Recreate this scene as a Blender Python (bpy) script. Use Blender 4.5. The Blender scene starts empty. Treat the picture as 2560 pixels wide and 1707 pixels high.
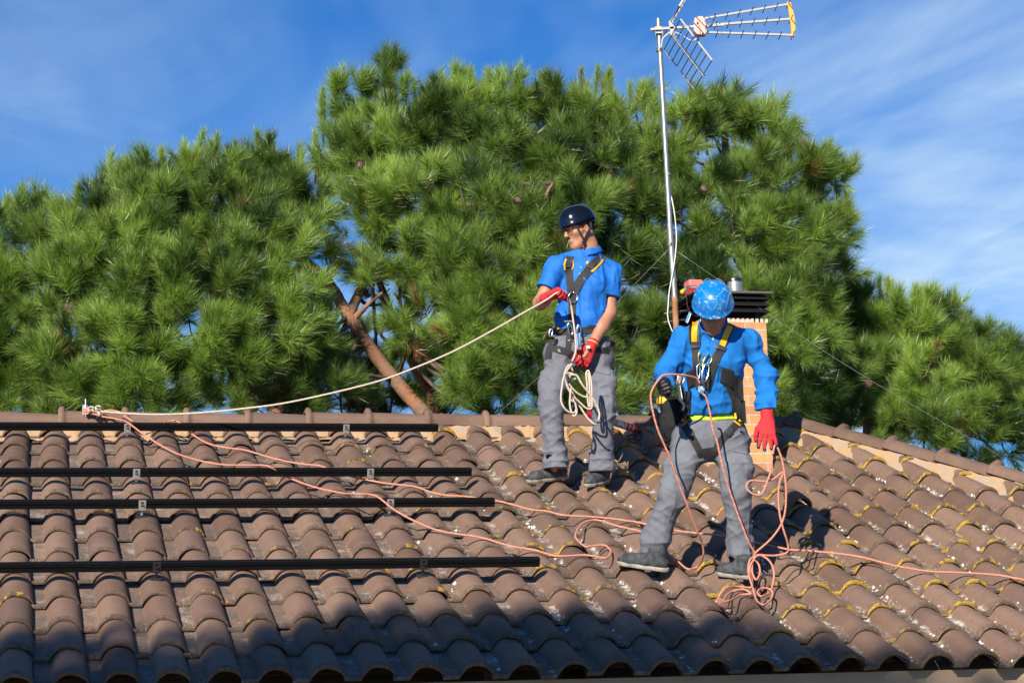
import bpy, bmesh, math, random
import numpy as np
from mathutils import Vector, Matrix
from mathutils.bvhtree import BVHTree

SC = bpy.context.scene
COL = SC.collection
rng = np.random.default_rng(7)
random.seed(7)
A = np.array

# ------------------------------------------------------------------ camera
CAM = A([-0.03713, -10.12014, -0.22342])
RW = A([[0.9733037304834221, -0.22791100821514787, -0.027137069875150535],
        [-0.012659933571019966, -0.1713625540964001, 0.9851266929362618],
        [0.2291714954112561, 0.9584839317317289, 0.1696731513913014]])
FPX = 5333.3333
cam = bpy.data.cameras.new('camera'); cam.lens = 75.0; cam.sensor_width = 36.0
cam.clip_start = 0.1; cam.clip_end = 2000.0
camo = bpy.data.objects.new('camera', cam); COL.objects.link(camo)
camo.matrix_world = Matrix(((RW[0][0], RW[1][0], -RW[2][0], CAM[0]),
                            (RW[0][1], RW[1][1], -RW[2][1], CAM[1]),
                            (RW[0][2], RW[1][2], -RW[2][2], CAM[2]), (0, 0, 0, 1)))
SC.camera = camo

# ------------------------------------------------------------------ light
SUN_EL, SUN_AZ = math.radians(27.5), math.radians(-33.5)      # azimuth from -Y (camera side), negative = left
SUND = A([math.sin(SUN_AZ) * math.cos(SUN_EL), -math.cos(SUN_AZ) * math.cos(SUN_EL), math.sin(SUN_EL)])
sl = bpy.data.lights.new('sun', 'SUN'); sl.energy = 5.0; sl.angle = math.radians(0.55); sl.color = (1.0, 0.925, 0.81)
so = bpy.data.objects.new('sun', sl); COL.objects.link(so)
so.rotation_euler = Vector(SUND).to_track_quat('Z', 'Y').to_euler()
so.location = (-6, -8, 12)

world = bpy.data.worlds.new('World'); SC.world = world; world.use_nodes = True
nt = world.node_tree; nt.nodes.clear()
def N(t, ty, **kw):
    n = t.nodes.new(ty)
    for k, v in kw.items(): setattr(n, k, v)
    return n
wo = N(nt, 'ShaderNodeOutputWorld'); bg = N(nt, 'ShaderNodeBackground'); sky = N(nt, 'ShaderNodeTexSky')
sky.sky_type = 'NISHITA'; sky.sun_disc = False; sky.sun_elevation = SUN_EL
sky.sun_rotation = math.atan2(SUND[0], SUND[1])
sky.air_density = 1.0; sky.dust_density = 0.3; sky.ozone_density = 2.5; sky.altitude = 200
bg.inputs['Strength'].default_value = 0.05
# thin cirrus mixed into the sky, laid out by direction on a high cloud layer
tc = N(nt, 'ShaderNodeTexCoord'); sep = N(nt, 'ShaderNodeSeparateXYZ')
nt.links.new(tc.outputs['Generated'], sep.inputs[0])
zc = N(nt, 'ShaderNodeMath', operation='MAXIMUM'); zc.inputs[1].default_value = 0.04
nt.links.new(sep.outputs['Z'], zc.inputs[0])
dx = N(nt, 'ShaderNodeMath', operation='DIVIDE'); dy = N(nt, 'ShaderNodeMath', operation='DIVIDE')
nt.links.new(sep.outputs['X'], dx.inputs[0]); nt.links.new(zc.outputs[0], dx.inputs[1])
nt.links.new(sep.outputs['Y'], dy.inputs[0]); nt.links.new(zc.outputs[0], dy.inputs[1])
cmb = N(nt, 'ShaderNodeCombineXYZ'); nt.links.new(dx.outputs[0], cmb.inputs[0]); nt.links.new(dy.outputs[0], cmb.inputs[1])
def cloud(scale, rot, loc, detail, dist):
    mp = N(nt, 'ShaderNodeMapping'); mp.inputs['Scale'].default_value = scale
    mp.inputs['Rotation'].default_value = (0, 0, rot); mp.inputs['Location'].default_value = loc
    nt.links.new(cmb.outputs[0], mp.inputs[0])
    nz = N(nt, 'ShaderNodeTexNoise'); nz.inputs['Scale'].default_value = 1.0; nz.inputs['Detail'].default_value = detail
    nz.inputs['Roughness'].default_value = 0.62; nz.inputs['Distortion'].default_value = dist
    nt.links.new(mp.outputs[0], nz.inputs['Vector'])
    return nz
big = cloud((0.55, 0.35, 1), 0.5, (1.3, 0.2, 0), 5, 0.6)
fine = cloud((2.0, 0.85, 1), -0.6, (0.2, 0.9, 0), 10, 1.3)
r1 = N(nt, 'ShaderNodeMapRange'); r1.inputs[1].default_value = 0.36; r1.inputs[2].default_value = 0.68
nt.links.new(big.outputs[0], r1.inputs[0])
r2 = N(nt, 'ShaderNodeMapRange'); r2.inputs[1].default_value = 0.42; r2.inputs[2].default_value = 0.76
nt.links.new(fine.outputs[0], r2.inputs[0])
# more veil towards the east (right) of the view
rx = N(nt, 'ShaderNodeMapRange'); rx.inputs[1].default_value = -0.05; rx.inputs[2].default_value = 0.5
rx.inputs[3].default_value = 0.26; rx.inputs[4].default_value = 1.1
nt.links.new(sep.outputs['X'], rx.inputs[0])
m1 = N(nt, 'ShaderNodeMath', operation='MULTIPLY'); nt.links.new(r1.outputs[0], m1.inputs[0]); nt.links.new(rx.outputs[0], m1.inputs[1])
m2 = N(nt, 'ShaderNodeMath', operation='MULTIPLY'); nt.links.new(r2.outputs[0], m2.inputs[0]); nt.links.new(r1.outputs[0], m2.inputs[1])
m3 = N(nt, 'ShaderNodeMath', operation='MULTIPLY_ADD'); nt.links.new(m2.outputs[0], m3.inputs[0]); m3.inputs[1].default_value = 0.62
nt.links.new(m1.outputs[0], m3.inputs[2]); m3.use_clamp = True
ry = N(nt, 'ShaderNodeMapRange'); ry.inputs[1].default_value = 0.35; ry.inputs[2].default_value = 0.75; nt.links.new(sep.outputs['Y'], ry.inputs[0])
m4 = N(nt, 'ShaderNodeMath', operation='MULTIPLY'); nt.links.new(m3.outputs[0], m4.inputs[0]); nt.links.new(ry.outputs[0], m4.inputs[1])
mx = N(nt, 'ShaderNodeMix', data_type='RGBA'); mx.inputs[7].default_value = (7.2, 9.9, 13.0, 1)
tint = N(nt, 'ShaderNodeMix', data_type='RGBA', blend_type='MULTIPLY'); tint.inputs[0].default_value = 1.0; tint.inputs[7].default_value = (0.33, 0.90, 1.60, 1)
nt.links.new(sky.outputs[0], tint.inputs[6])
nt.links.new(m4.outputs[0], mx.inputs[0]); nt.links.new(tint.outputs[2], mx.inputs[6])
nt.links.new(mx.outputs[2], bg.inputs['Color']); nt.links.new(bg.outputs[0], wo.inputs['Surface'])

SC.view_settings.view_transform = 'Standard'; SC.view_settings.look = 'None'
SC.view_settings.exposure = 0.62; SC.view_settings.gamma = 1.0
SC.render.film_transparent = False
SC.render.engine = 'CYCLES'
SC.cycles.max_bounces = 6; SC.cycles.diffuse_bounces = 3; SC.cycles.glossy_bounces = 3
SC.cycles.transmission_bounces = 4; SC.cycles.transparent_max_bounces = 4
SC.cycles.use_adaptive_sampling = True; SC.cycles.adaptive_threshold = 0.015

# ------------------------------------------------------------------ geometry helpers
SLOPE = math.radians(22.0); CS, SN = math.cos(SLOPE), math.sin(SLOPE)
TW, TE = 0.24, 0.37573          # tile pitch across, exposure up the slope
def PL(x, y, n=0.0):            # point of the roof plane: across, up the slope, off the crowns
    return A([x, y * CS - n * SN, y * SN + n * CS])
NRM = A([0, -SN, CS])
def ray(u, v):
    d = A([(u - 1280) / FPX, -(v - 853.5) / FPX, 1.0]); return RW.T @ d
def P(u, v, Y):                 # point at depth Y seen at (u, v)
    d = ray(u, v); return CAM + d * ((Y - CAM[1]) / d[1])
def RF(u, v, n=0.0):            # point of the roof seen at (u, v)
    d = ray(u, v); k = ((PL(0, 0, n) - CAM) @ NRM) / (d @ NRM); return CAM + d * k
def mpp(Y): return (Y - CAM[1]) * 1.043 / FPX     # metres per photo pixel at depth Y
def nrmz(v): v = A(v, dtype=float); return v / max(1e-9, np.linalg.norm(v))
def zz(x0, y0, s): return lambda x, y: (x0 + x / s, y0 + y / s)

def tag(o, label=None, cat=None, group=None, kind=None):
    if label: o['label'] = label
    if cat: o['category'] = cat
    if group: o['group'] = group
    if kind: o['kind'] = kind
    return o
def empty(name, loc, label, cat, group=None):
    o = bpy.data.objects.new(name, None); COL.objects.link(o); o.location = tuple(loc); o.empty_display_size = 0.1
    return tag(o, label, cat, group)
def link(name, me, mat, parent=None):
    o = bpy.data.objects.new(name, me); COL.objects.link(o)
    if mat is not None and len(me.materials) == 0:
        for m in (mat if isinstance(mat, (list, tuple)) else [mat]): me.materials.append(m)
    if parent is not None:
        o.parent = parent
        o.matrix_parent_inverse = Matrix.Translation(-wloc(parent))
    return o
def wloc(o):                    # world position of a thing or part (no rotations are used)
    v = o.matrix_basis.translation.copy()
    if o.parent is not None: v = v + o.matrix_parent_inverse.translation + wloc(o.parent)
    return v
def origin(o):                  # put a one-mesh thing's origin at the middle of its base
    me = o.data; c = np.empty(len(me.vertices) * 3, np.float32); me.vertices.foreach_get('co', c); c = c.reshape(-1, 3)
    lo, hi = c.min(0), c.max(0); q = A([(lo[0] + hi[0]) / 2, (lo[1] + hi[1]) / 2, lo[2]], dtype=np.float32)
    me.vertices.foreach_set('co', (c - q).ravel()); me.update(); o.location = tuple(map(float, q)); return o
def mesh_np(name, V, F, smooth=True):
    me = bpy.data.meshes.new(name)
    V = np.asarray(V, np.float32); F = np.asarray(F, np.int32)
    k = F.shape[1]
    me.vertices.add(len(V)); me.vertices.foreach_set('co', V.ravel())
    me.loops.add(F.size); me.loops.foreach_set('vertex_index', F.ravel())
    me.polygons.add(len(F)); me.polygons.foreach_set('loop_start', np.arange(0, F.size, k, dtype=np.int32))
    me.polygons.foreach_set('loop_total', np.full(len(F), k, np.int32))
    me.polygons.foreach_set('use_smooth', np.full(len(F), smooth))
    me.update(calc_edges=True); me.validate()
    return me

class MB:
    def __init__(s): s.v = []; s.f = []; s.mi = []; s.cur = 0
    def add(s, vs, fs):
        o = len(s.v); s.v += [tuple(map(float, q)) for q in vs]
        for f in fs: s.f.append(tuple(o + i for i in f)); s.mi.append(s.cur)
    def box(s, c, ax, ay, az):  # centre and three half-axis vectors
        c, ax, ay, az = A(c, float), A(ax, float), A(ay, float), A(az, float)
        vs = [c + i * ax + j * ay + k * az for k in (-1, 1) for j in (-1, 1) for i in (-1, 1)]
        fs = [(0, 2, 3, 1), (4, 5, 7, 6), (0, 1, 5, 4), (2, 6, 7, 3), (1, 3, 7, 5), (0, 4, 6, 2)]
        if np.dot(np.cross(ax, ay), az) < 0: fs = [f[::-1] for f in fs]
        s.add(vs, fs)
    def abox(s, lo, hi):
        lo, hi = A(lo, float), A(hi, float); h = (hi - lo) / 2
        s.box((lo + hi) / 2, (h[0], 0, 0), (0, h[1], 0), (0, 0, h[2]))
    def tube(s, pts, r, n=8, cap=True, flat=1.0, up=None):
        pts = [A(p, float) for p in pts]; m = len(pts)
        rs = [r] * m if np.isscalar(r) else list(r)
        T = [nrmz(pts[min(i + 1, m - 1)] - pts[max(i - 1, 0)]) for i in range(m)]
        u0 = A(up, float) if up is not None else (A([0, 0, 1.]) if abs(T[0][2]) < 0.9 else A([1., 0, 0]))
        vs = []; u = u0
        for i in range(m):
            if up is not None: u = u0
            u = u - (u @ T[i]) * T[i]; u = nrmz(u); w = np.cross(T[i], u)
            for k in range(n):
                a = 2 * math.pi * k / n
                vs.append(pts[i] + rs[i] * (math.cos(a) * u * flat + math.sin(a) * w))
        fs = [(i * n + k, i * n + (k + 1) % n, (i + 1) * n + (k + 1) % n, (i + 1) * n + k) for i in range(m - 1) for k in range(n)]
        if cap: fs += [tuple(range(n - 1, -1, -1)), tuple((m - 1) * n + k for k in range(n))]
        s.add(vs, fs)
    def lathe(s, prof, c, ax, n=20, cap=True):   # profile (radius, height) round an axis
        c = A(c, float); ax = nrmz(ax); u = nrmz(np.cross(ax, (0.3, 0.9, 0.1))); w = np.cross(ax, u)
        vs = [c + ax * h + r * (math.cos(2 * math.pi * k / n) * u + math.sin(2 * math.pi * k / n) * w) for r, h in prof for k in range(n)]
        m = len(prof)
        fs = [(i * n + k, i * n + (k + 1) % n, (i + 1) * n + (k + 1) % n, (i + 1) * n + k) for i in range(m - 1) for k in range(n)]
        if cap: fs += [tuple(range(n - 1, -1, -1)), tuple((m - 1) * n + k for k in range(n))]
        s.add(vs, fs)
    def build(s, name, mat, parent=None, smooth=False, bevel=0.0, auto=None):
        me = bpy.data.meshes.new(name); me.from_pydata(s.v, [], s.f)
        mats = mat if isinstance(mat, (list, tuple)) else [mat]
        for m in mats: me.materials.append(m)
        if len(mats) > 1: me.polygons.foreach_set('material_index', s.mi)
        if smooth: me.polygons.foreach_set('use_smooth', [True] * len(me.polygons))
        me.update()
        bm = bmesh.new(); bm.from_mesh(me); bmesh.ops.recalc_face_normals(bm, faces=bm.faces)
        if bevel > 0:
            bmesh.ops.bevel(bm, geom=[e for e in bm.edges if len(e.link_faces) == 2 and e.calc_face_angle(0) > 0.6], offset=bevel, segments=2, profile=0.5, affect='EDGES', clamp_overlap=True)
        if smooth and auto is not None:
            for e in bm.edges:
                if len(e.link_faces) == 2 and e.calc_face_angle(0) > auto: e.smooth = False
        bm.to_mesh(me); bm.free()
        return link(name, me, None, parent)
def spline(pts, k=6):           # Catmull-Rom through the points
    p = [A(q, float) for q in pts]
    if len(p) < 3: return p
    out = []
    for i in range(len(p) - 1):
        a = p[i - 1] if i else 2 * p[0] - p[1]; b, c = p[i], p[i + 1]; d = p[i + 2] if i + 2 < len(p) else 2 * c - b
        for j in range(k):
            t = j / k
            out.append(0.5 * (2 * b + (c - a) * t + (2 * a - 5 * b + 4 * c - d) * t * t + (3 * b - a - 3 * c + d) * t ** 3))
    out.append(p[-1]); return out

# ------------------------------------------------------------------ materials
MATS = {}
def mat(name, col, rough=0.6, metal=0.0, spec=0.5, noise=None, bump=None, coat=0.0, sheen=0.0):
    """principled surface; noise = (scale, amount, second colour); bump = (scale, strength, detail)"""
    if name in MATS: return MATS[name]
    m = bpy.data.materials.new(name); m.use_nodes = True; t = m.node_tree; b = t.nodes['Principled BSDF']
    b.inputs['Base Color'].default_value = (*col, 1); b.inputs['Roughness'].default_value = rough
    b.inputs['Metallic'].default_value = metal; b.inputs['Specular IOR Level'].default_value = spec
    b.inputs['Coat Weight'].default_value = coat; b.inputs['Coat Roughness'].default_value = 0.08
    if sheen: b.inputs['Sheen Weight'].default_value = sheen
    co = N(t, 'ShaderNodeTexCoord')
    if noise:
        nz = N(t, 'ShaderNodeTexNoise'); nz.inputs['Scale'].default_value = noise[0]; nz.inputs['Detail'].default_value = 6
        t.links.new(co.outputs['Object'], nz.inputs['Vector'])
        mr = N(t, 'ShaderNodeMapRange'); mr.inputs[1].default_value = 0.35; mr.inputs[2].default_value = 0.7; mr.inputs[4].default_value = noise[1]
        t.links.new(nz.outputs[0], mr.inputs[0])
        mi = N(t, 'ShaderNodeMix', data_type='RGBA'); mi.inputs[6].default_value = (*col, 1); mi.inputs[7].default_value = (*noise[2], 1)
        t.links.new(mr.outputs[0], mi.inputs[0]); t.links.new(mi.outputs[2], b.inputs['Base Color'])
    if bump:
        nb = N(t, 'ShaderNodeTexNoise'); nb.inputs['Scale'].default_value = bump[0]; nb.inputs['Detail'].default_value = bump[2] if len(bump) > 2 else 4
        t.links.new(co.outputs['Object'], nb.inputs['Vector'])
        bp = N(t, 'ShaderNodeBump'); bp.inputs['Strength'].default_value = bump[1]; bp.inputs['Distance'].default_value = 0.01
        t.links.new(nb.outputs[0], bp.inputs['Height']); t.links.new(bp.outputs[0], b.inputs['Normal'])
    MATS[name] = m; return m
# ------------------------------------------------------------------ roof materials
def tile_material(name, flat=False):
    m = bpy.data.materials.new(name); m.use_nodes = True; t = m.node_tree; b = t.nodes['Principled BSDF']
    L = t.links.new
    def noise(scale, detail=5, rough=0.6, vec=None):
        n = N(t, 'ShaderNodeTexNoise'); n.inputs['Scale'].default_value = scale; n.inputs['Detail'].default_value = detail
        n.inputs['Roughness'].default_value = rough; L(vec or co.outputs['Object'], n.inputs['Vector']); return n.outputs[0]
    def ramp(x, a, c, lo=0.0, hi=1.0):
        r = N(t, 'ShaderNodeMapRange', interpolation_type='SMOOTHSTEP'); r.inputs[1].default_value = a; r.inputs[2].default_value = c
        r.inputs[3].default_value = lo; r.inputs[4].default_value = hi; L(x, r.inputs[0]); return r.outputs[0]
    def math_(op, x, y):
        n = N(t, 'ShaderNodeMath', operation=op)
        for i, q in enumerate((x, y)):
            if isinstance(q, (int, float)): n.inputs[i].default_value = q
            else: L(q, n.inputs[i])
        return n.outputs[0]
    def mixc(f, a, c):
        n = N(t, 'ShaderNodeMix', data_type='RGBA')
        if isinstance(f, float): n.inputs[0].default_value = f
        else: L(f, n.inputs[0])
        for i, q in ((6, a), (7, c)):
            if isinstance(q, tuple): n.inputs[i].default_value = (*q, 1)
            else: L(q, n.inputs[i])
        return n.outputs[2]
    co = N(t, 'ShaderNodeTexCoord'); uv = N(t, 'ShaderNodeUVMap'); uv.uv_map = 'tile_uv'
    su = N(t, 'ShaderNodeSeparateXYZ'); L(uv.outputs[0], su.inputs[0]); U, V = su.outputs[0], su.outputs[1]
    at = N(t, 'ShaderNodeAttribute'); at.attribute_name = 'tint'; sa = N(t, 'ShaderNodeSeparateColor'); L(at.outputs['Color'], sa.inputs[0])
    so_ = N(t, 'ShaderNodeSeparateXYZ'); L(co.outputs['Object'], so_.inputs[0]); X = so_.outputs[0]; YO = so_.outputs[1]
    base = mixc(sa.outputs[0], (0.118, 0.068, 0.046), (0.232, 0.144, 0.100))
    base = mixc(ramp(sa.outputs[1], 0.75, 1.0, 0, 0.6), base, (0.135, 0.082, 0.066))
    big = noise(2.6, 4); base = mixc(ramp(big, 0.42, 0.7, 0, 0.5), base, (0.245, 0.152, 0.104))
    mp = N(t, 'ShaderNodeMapping'); mp.inputs['Scale'].default_value = (9, 38, 38); L(co.outputs['Object'], mp.inputs[0])
    st = noise(1.0, 6, 0.65, mp.outputs[0]); base = mixc(ramp(st, 0.48, 0.72, 0, 0.6), base, (0.12, 0.078, 0.06))
    fine = noise(170, 3, 0.6); base = mixc(ramp(fine, 0.5, 0.8, 0, 0.35), base, (0.30, 0.22, 0.17))
    if not flat:
        # dirt and pale lime in the valleys
        val = math_('MULTIPLY', ramp(U, -0.070, -0.080), 1.0)
        d1 = math_('MULTIPLY', val, ramp(noise(7, 6), 0.42, 0.6)); base = mixc(math_('MULTIPLY', d1, 0.75), base, (0.105, 0.085, 0.065))
        lime = math_('MULTIPLY', math_('MULTIPLY', val, ramp(noise(5.5, 8, 0.7), 0.53, 0.66)), ramp(noise(90, 3), 0.38, 0.55)); base = mixc(math_('MULTIPLY', lime, 0.75), base, (0.46, 0.41, 0.36))
        speck = math_('MULTIPLY', val, ramp(noise(140, 2), 0.62, 0.70)); base = mixc(math_('MULTIPLY', speck, 0.8), base, (0.55, 0.52, 0.47))
        nar = math_('MULTIPLY', ramp(U, -0.064, -0.080), ramp(U, -0.118, -0.092)); stk = math_('MULTIPLY', math_('MULTIPLY', nar, ramp(math_('ADD', noise(19, 8, 0.75), math_('MULTIPLY', noise(2.2, 2), 0.5)), 0.83, 0.88)), ramp(X, 1.4, 3.4, 0.15, 1.0)); base = mixc(math_('MULTIPLY', stk, 0.8), base, (0.60, 0.57, 0.50))
        # dark grime next to the lips
        lipn = math_('ADD', V, math_('MULTIPLY', noise(16, 5), -0.10))
        gr = math_('MULTIPLY', ramp(lipn, 0.03, -0.045), ramp(noise(60, 4), 0.3, 0.6)); base = mixc(math_('MULTIPLY', gr, 0.75), base, (0.065, 0.05, 0.038))
        # yellow lichen along the lips, thicker towards the right of the roof
        xr = ramp(X, 1.2, 4.6, 0.085, 0.0)
        ln = math_('ADD', noise(17, 6, 0.66), math_('MULTIPLY', noise(3.3, 3), 0.7)); ln = math_('ADD', ln, math_('MULTIPLY', sa.outputs[2], 0.16)); ln = math_('MULTIPLY', ln, 0.5)
        lm = math_('MULTIPLY', ramp(math_('SUBTRACT', ln, xr), 0.475, 0.50), ramp(math_('ADD', V, math_('MULTIPLY', noise(38, 5, 0.7), -0.05)), 0.006, -0.014))
        lm = math_('MULTIPLY', math_('MULTIPLY', lm, ramp(noise(130, 4, 0.7), 0.36, 0.52)), ramp(YO, 0.10, 0.75, 0.12, 1.0)); base = mixc(math_('MULTIPLY', lm, 0.9), base, (0.47, 0.285, 0.022))
        lm2 = math_('MULTIPLY', ramp(math_('SUBTRACT', noise(26, 7, 0.72), math_('MULTIPLY', xr, 0.6)), 0.60, 0.64), ramp(V, 0.16, 0.02)); base = mixc(math_('MULTIPLY', lm2, 0.7), base, (0.36, 0.22, 0.05))
    L(base, b.inputs['Base Color']); b.inputs['Roughness'].default_value = 0.72; b.inputs['Specular IOR Level'].default_value = 0.32
    bp = N(t, 'ShaderNodeBump'); bp.inputs['Strength'].default_value = 0.35; bp.inputs['Distance'].default_value = 0.006
    L(math_('ADD', noise(120, 5), math_('MULTIPLY', st, 1.2)), bp.inputs['Height']); L(bp.outputs[0], b.inputs['Normal'])
    return m
M_TILE = tile_material('brown_roof_tile'); M_RIDGE = tile_material('brown_ridge_tile', True)
M_MORTAR = mat('ridge_mortar', (0.47, 0.27, 0.12), 0.9, noise=(13, 1.0, (0.33, 0.28, 0.22)), bump=(55, 1.0, 8))
M_PLASTER = mat('wall_plaster', (0.40, 0.28, 0.19), 0.9, noise=(3, 0.5, (0.33, 0.22, 0.15)), bump=(60, 0.3))

# ------------------------------------------------------------------ house: roof tiles
NROW = 13
HIPX0, HIPY0, HIPK = 5.49, 4.70, -0.703        # hip line: x = HIPX0 + (y - HIPY0) * HIPK
def hipx(y): return HIPX0 + (y - HIPY0) * HIPK
house = empty('house', (2.5, 2.3, -3.6), 'brown tiled roof with a brick chimney, under the two workers', 'house')

US = A([-.156, -.135, -.110, -.088, -.079, -.077, -.070, -.062, -.052, -.038, -.020, 0, .018, .036, .052, .064, .074, .082, .088, .0905])
def prof(u):
    h = np.where(u < 0, np.clip(1 - np.clip(-u / .0775, 0, 1) ** 2.3, 0, 1), np.sqrt(np.clip(1 - (u / .0925) ** 2, 0, 1)))
    return -.067 + .067 * h
def build_tiles():
    vs_, fs_, uv_, ti_ = [], [], [], []; off = 0
    VY = A([-0.004, 0.0, 0.010, 0.016, 0.020, 0.025, 0.09, 0.20, 0.31, 0.415]); VB = A([-0.003, 0.004, 0.006, 0.0045, -0.003, 0.0, 0, 0, 0, 0])
    VB[0] = -0.004
    nu, nv = len(US), len(VY); TH = 0.013
    h = prof(US)
    top = np.array([[u, y, hh + bb - y / TE * 0.022] for y, bb in zip(VY, VB) for u, hh in zip(US, h)])
    bot = top.copy(); bot[:, 2] -= TH; bot[:, 1] = np.maximum(bot[:, 1], 0.0)
    base = np.vstack([top, bot]); n1 = nu * nv
    F = []
    for j in range(nv - 1):
        for i in range(nu - 1):
            a, b_, c, d = j * nu + i, j * nu + i + 1, (j + 1) * nu + i + 1, (j + 1) * nu + i
            F.append((a, b_, c, d)); F.append((n1 + d, n1 + c, n1 + b_, n1 + a))
    for i in range(nu - 1): F.append((i + 1, i, n1 + i, n1 + i + 1))
    for j in range(nv - 1):
        a, d = j * nu + nu - 1, (j + 1) * nu + nu - 1; F.append((d, a, n1 + a, n1 + d))
    F = A(F)
    for r in range(NROW):
        for c in range(-9, 45):
            x0, y0 = c * TW, r * TE
            if x0 - .1 > hipx(y0): continue
            b = base.copy()
            ang = rng.normal(0, 0.012); dxs = rng.normal(0, 0.0035); dn = abs(rng.normal(0, 0.0028)); tw = rng.normal(0, 0.028); slip = -.022 * rng.random() if rng.random() < .07 else 0.0; pt = rng.normal(0, .006)
            x = b[:, 0] * math.cos(ang) - b[:, 1] * math.sin(ang); y = b[:, 0] * math.sin(ang) + b[:, 1] * math.cos(ang)
            n = b[:, 2] + dn + b[:, 0] * tw + b[:, 1] * pt * .3
            px, py = x0 + x + dxs, y0 + y + rng.normal(0, 0.0045) + slip
            hx = HIPX0 + (py - HIPY0) * HIPK - 0.03
            over = np.maximum(px - hx, 0); px = np.minimum(px, hx); n = n - np.minimum(over * .5, .05)
            ro = np.maximum(py - 4.70, 0); py = np.minimum(py, 4.70); 
            vs_.append(np.c_[px, py * CS - n * SN, py * SN + n * CS]); fs_.append(F + off); off += len(b)
            uv_.append(base[:, :2]); ti_.append(np.tile(rng.random(3), (len(b), 1)))
    V, F, UVv, T = np.vstack(vs_), np.vstack(fs_), np.vstack(uv_), np.vstack(ti_)
    me = mesh_np('roof_tiles', V, F)
    lv = np.empty(len(me.loops), np.int32); me.loops.foreach_get('vertex_index', lv)
    ul = me.uv_layers.new(name='tile_uv'); ul.data.foreach_set('uv', UVv[lv].astype(np.float32).ravel())
    ca = me.color_attributes.new('tint', 'FLOAT_COLOR', 'POINT'); ca.data.foreach_set('color', np.c_[T, np.ones(len(T))].astype(np.float32).ravel())
    bm = bmesh.new(); bm.from_mesh(me)
    for e in bm.edges:
        if len(e.link_faces) == 2 and e.calc_face_angle(0) > 0.9: e.smooth = False
    bm.to_mesh(me); bm.free()
    return link('roof_tiles', me, M_TILE, house)
tiles_o = build_tiles()
_tm = tiles_o.data
TV = np.empty(len(_tm.vertices) * 3, np.float32); _tm.vertices.foreach_get('co', TV); TV = TV.reshape(-1, 3)
TBVH = BVHTree.FromPolygons([tuple(v) for v in TV.tolist()], [tuple(p.vertices) for p in _tm.polygons])
def tile_n(x, y):               # height of the tiles off the roof plane at (x, y)
    o = PL(x, y, 0.3); hit = TBVH.ray_cast(Vector(o), Vector(-NRM), 0.6)
    return 0.3 - hit[3] if hit[0] is not None else -0.05
# decking below the tiles, the other slopes and the walls
mb = MB()
ex = hipx(0)
mb.add([PL(-2.3, 0.14, -.095), PL(hipx(.14) - .1, 0.14, -.095), PL(hipx(4.7) - .05, 4.7, -.12), PL(-2.3, 4.7, -.12)], [(0, 1, 2, 3)])
mb.build('roof_deck', M_PLASTER, house)
rg0, rg1 = PL(-2.3, 4.75, -.02), PL(HIPX0, 4.75, -.02)
back = MB(); e0 = PL(hipx(0), 0, -.07)
back.add([rg1, rg0, rg0 + A([0, 4.4, -1.78]), A([hipx(0) - .2, rg1[1] + 4.4, rg1[2] - 1.78])], [(0, 1, 2, 3)])
back.add([rg1 + A([0.02, 0, 0]), A([hipx(0) - .2, rg1[1] + 4.4, rg1[2] - 1.78]), e0 + A([.06, 0.02, -.02])], [(2, 1, 0)])
o = back.build('roof_slope', M_RIDGE, house)
mb = MB(); mb.abox((-2.2, 0.11, -3.6), (hipx(0) - .35, 0.33, -0.085)); mb.abox((-2.2, .33, -3.6), (-2.0, 8.6, 0.0)); mb.abox((hipx(0) - .55, .33, -3.6), (hipx(0) - .35, 8.6, -0.085)); mb.abox((-2.0, 8.4, -3.6), (hipx(0) - .55, 8.6, -.085))
mb.build('wall', M_PLASTER, house)
# a tile that stands up as a vent hood
q = RF(2004, 1262); mb = MB()
ax = nrmz(PL(0, 1, 0.06) - PL(0, 0, 0)); c0 = q + NRM * -.012 - ax * .01
for rr, flip in ((.068, 0), (.055, 1)):
    vs = []; fs = []
    for j in range(5):
        for k in range(13):
            a = math.pi * (k / 12); sc = 1 - .03 * j - .012 * j * j
            vs.append(c0 + ax * .055 * j + sc * rr * (math.cos(a) * A([1, 0, 0]) * 1.02 + math.sin(a) * NRM * 1.05))
    for j in range(4):
        for k in range(12): fs.append((j * 13 + k, j * 13 + k + 1, (j + 1) * 13 + k + 1, (j + 1) * 13 + k))
    mb.add(vs, fs)
for k in range(12): mb.f.append((k, k + 1, 65 + k + 1, 65 + k)); mb.mi.append(0)
mb.build('vent_tile', M_RIDGE, house, smooth=True, auto=.9)

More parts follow.
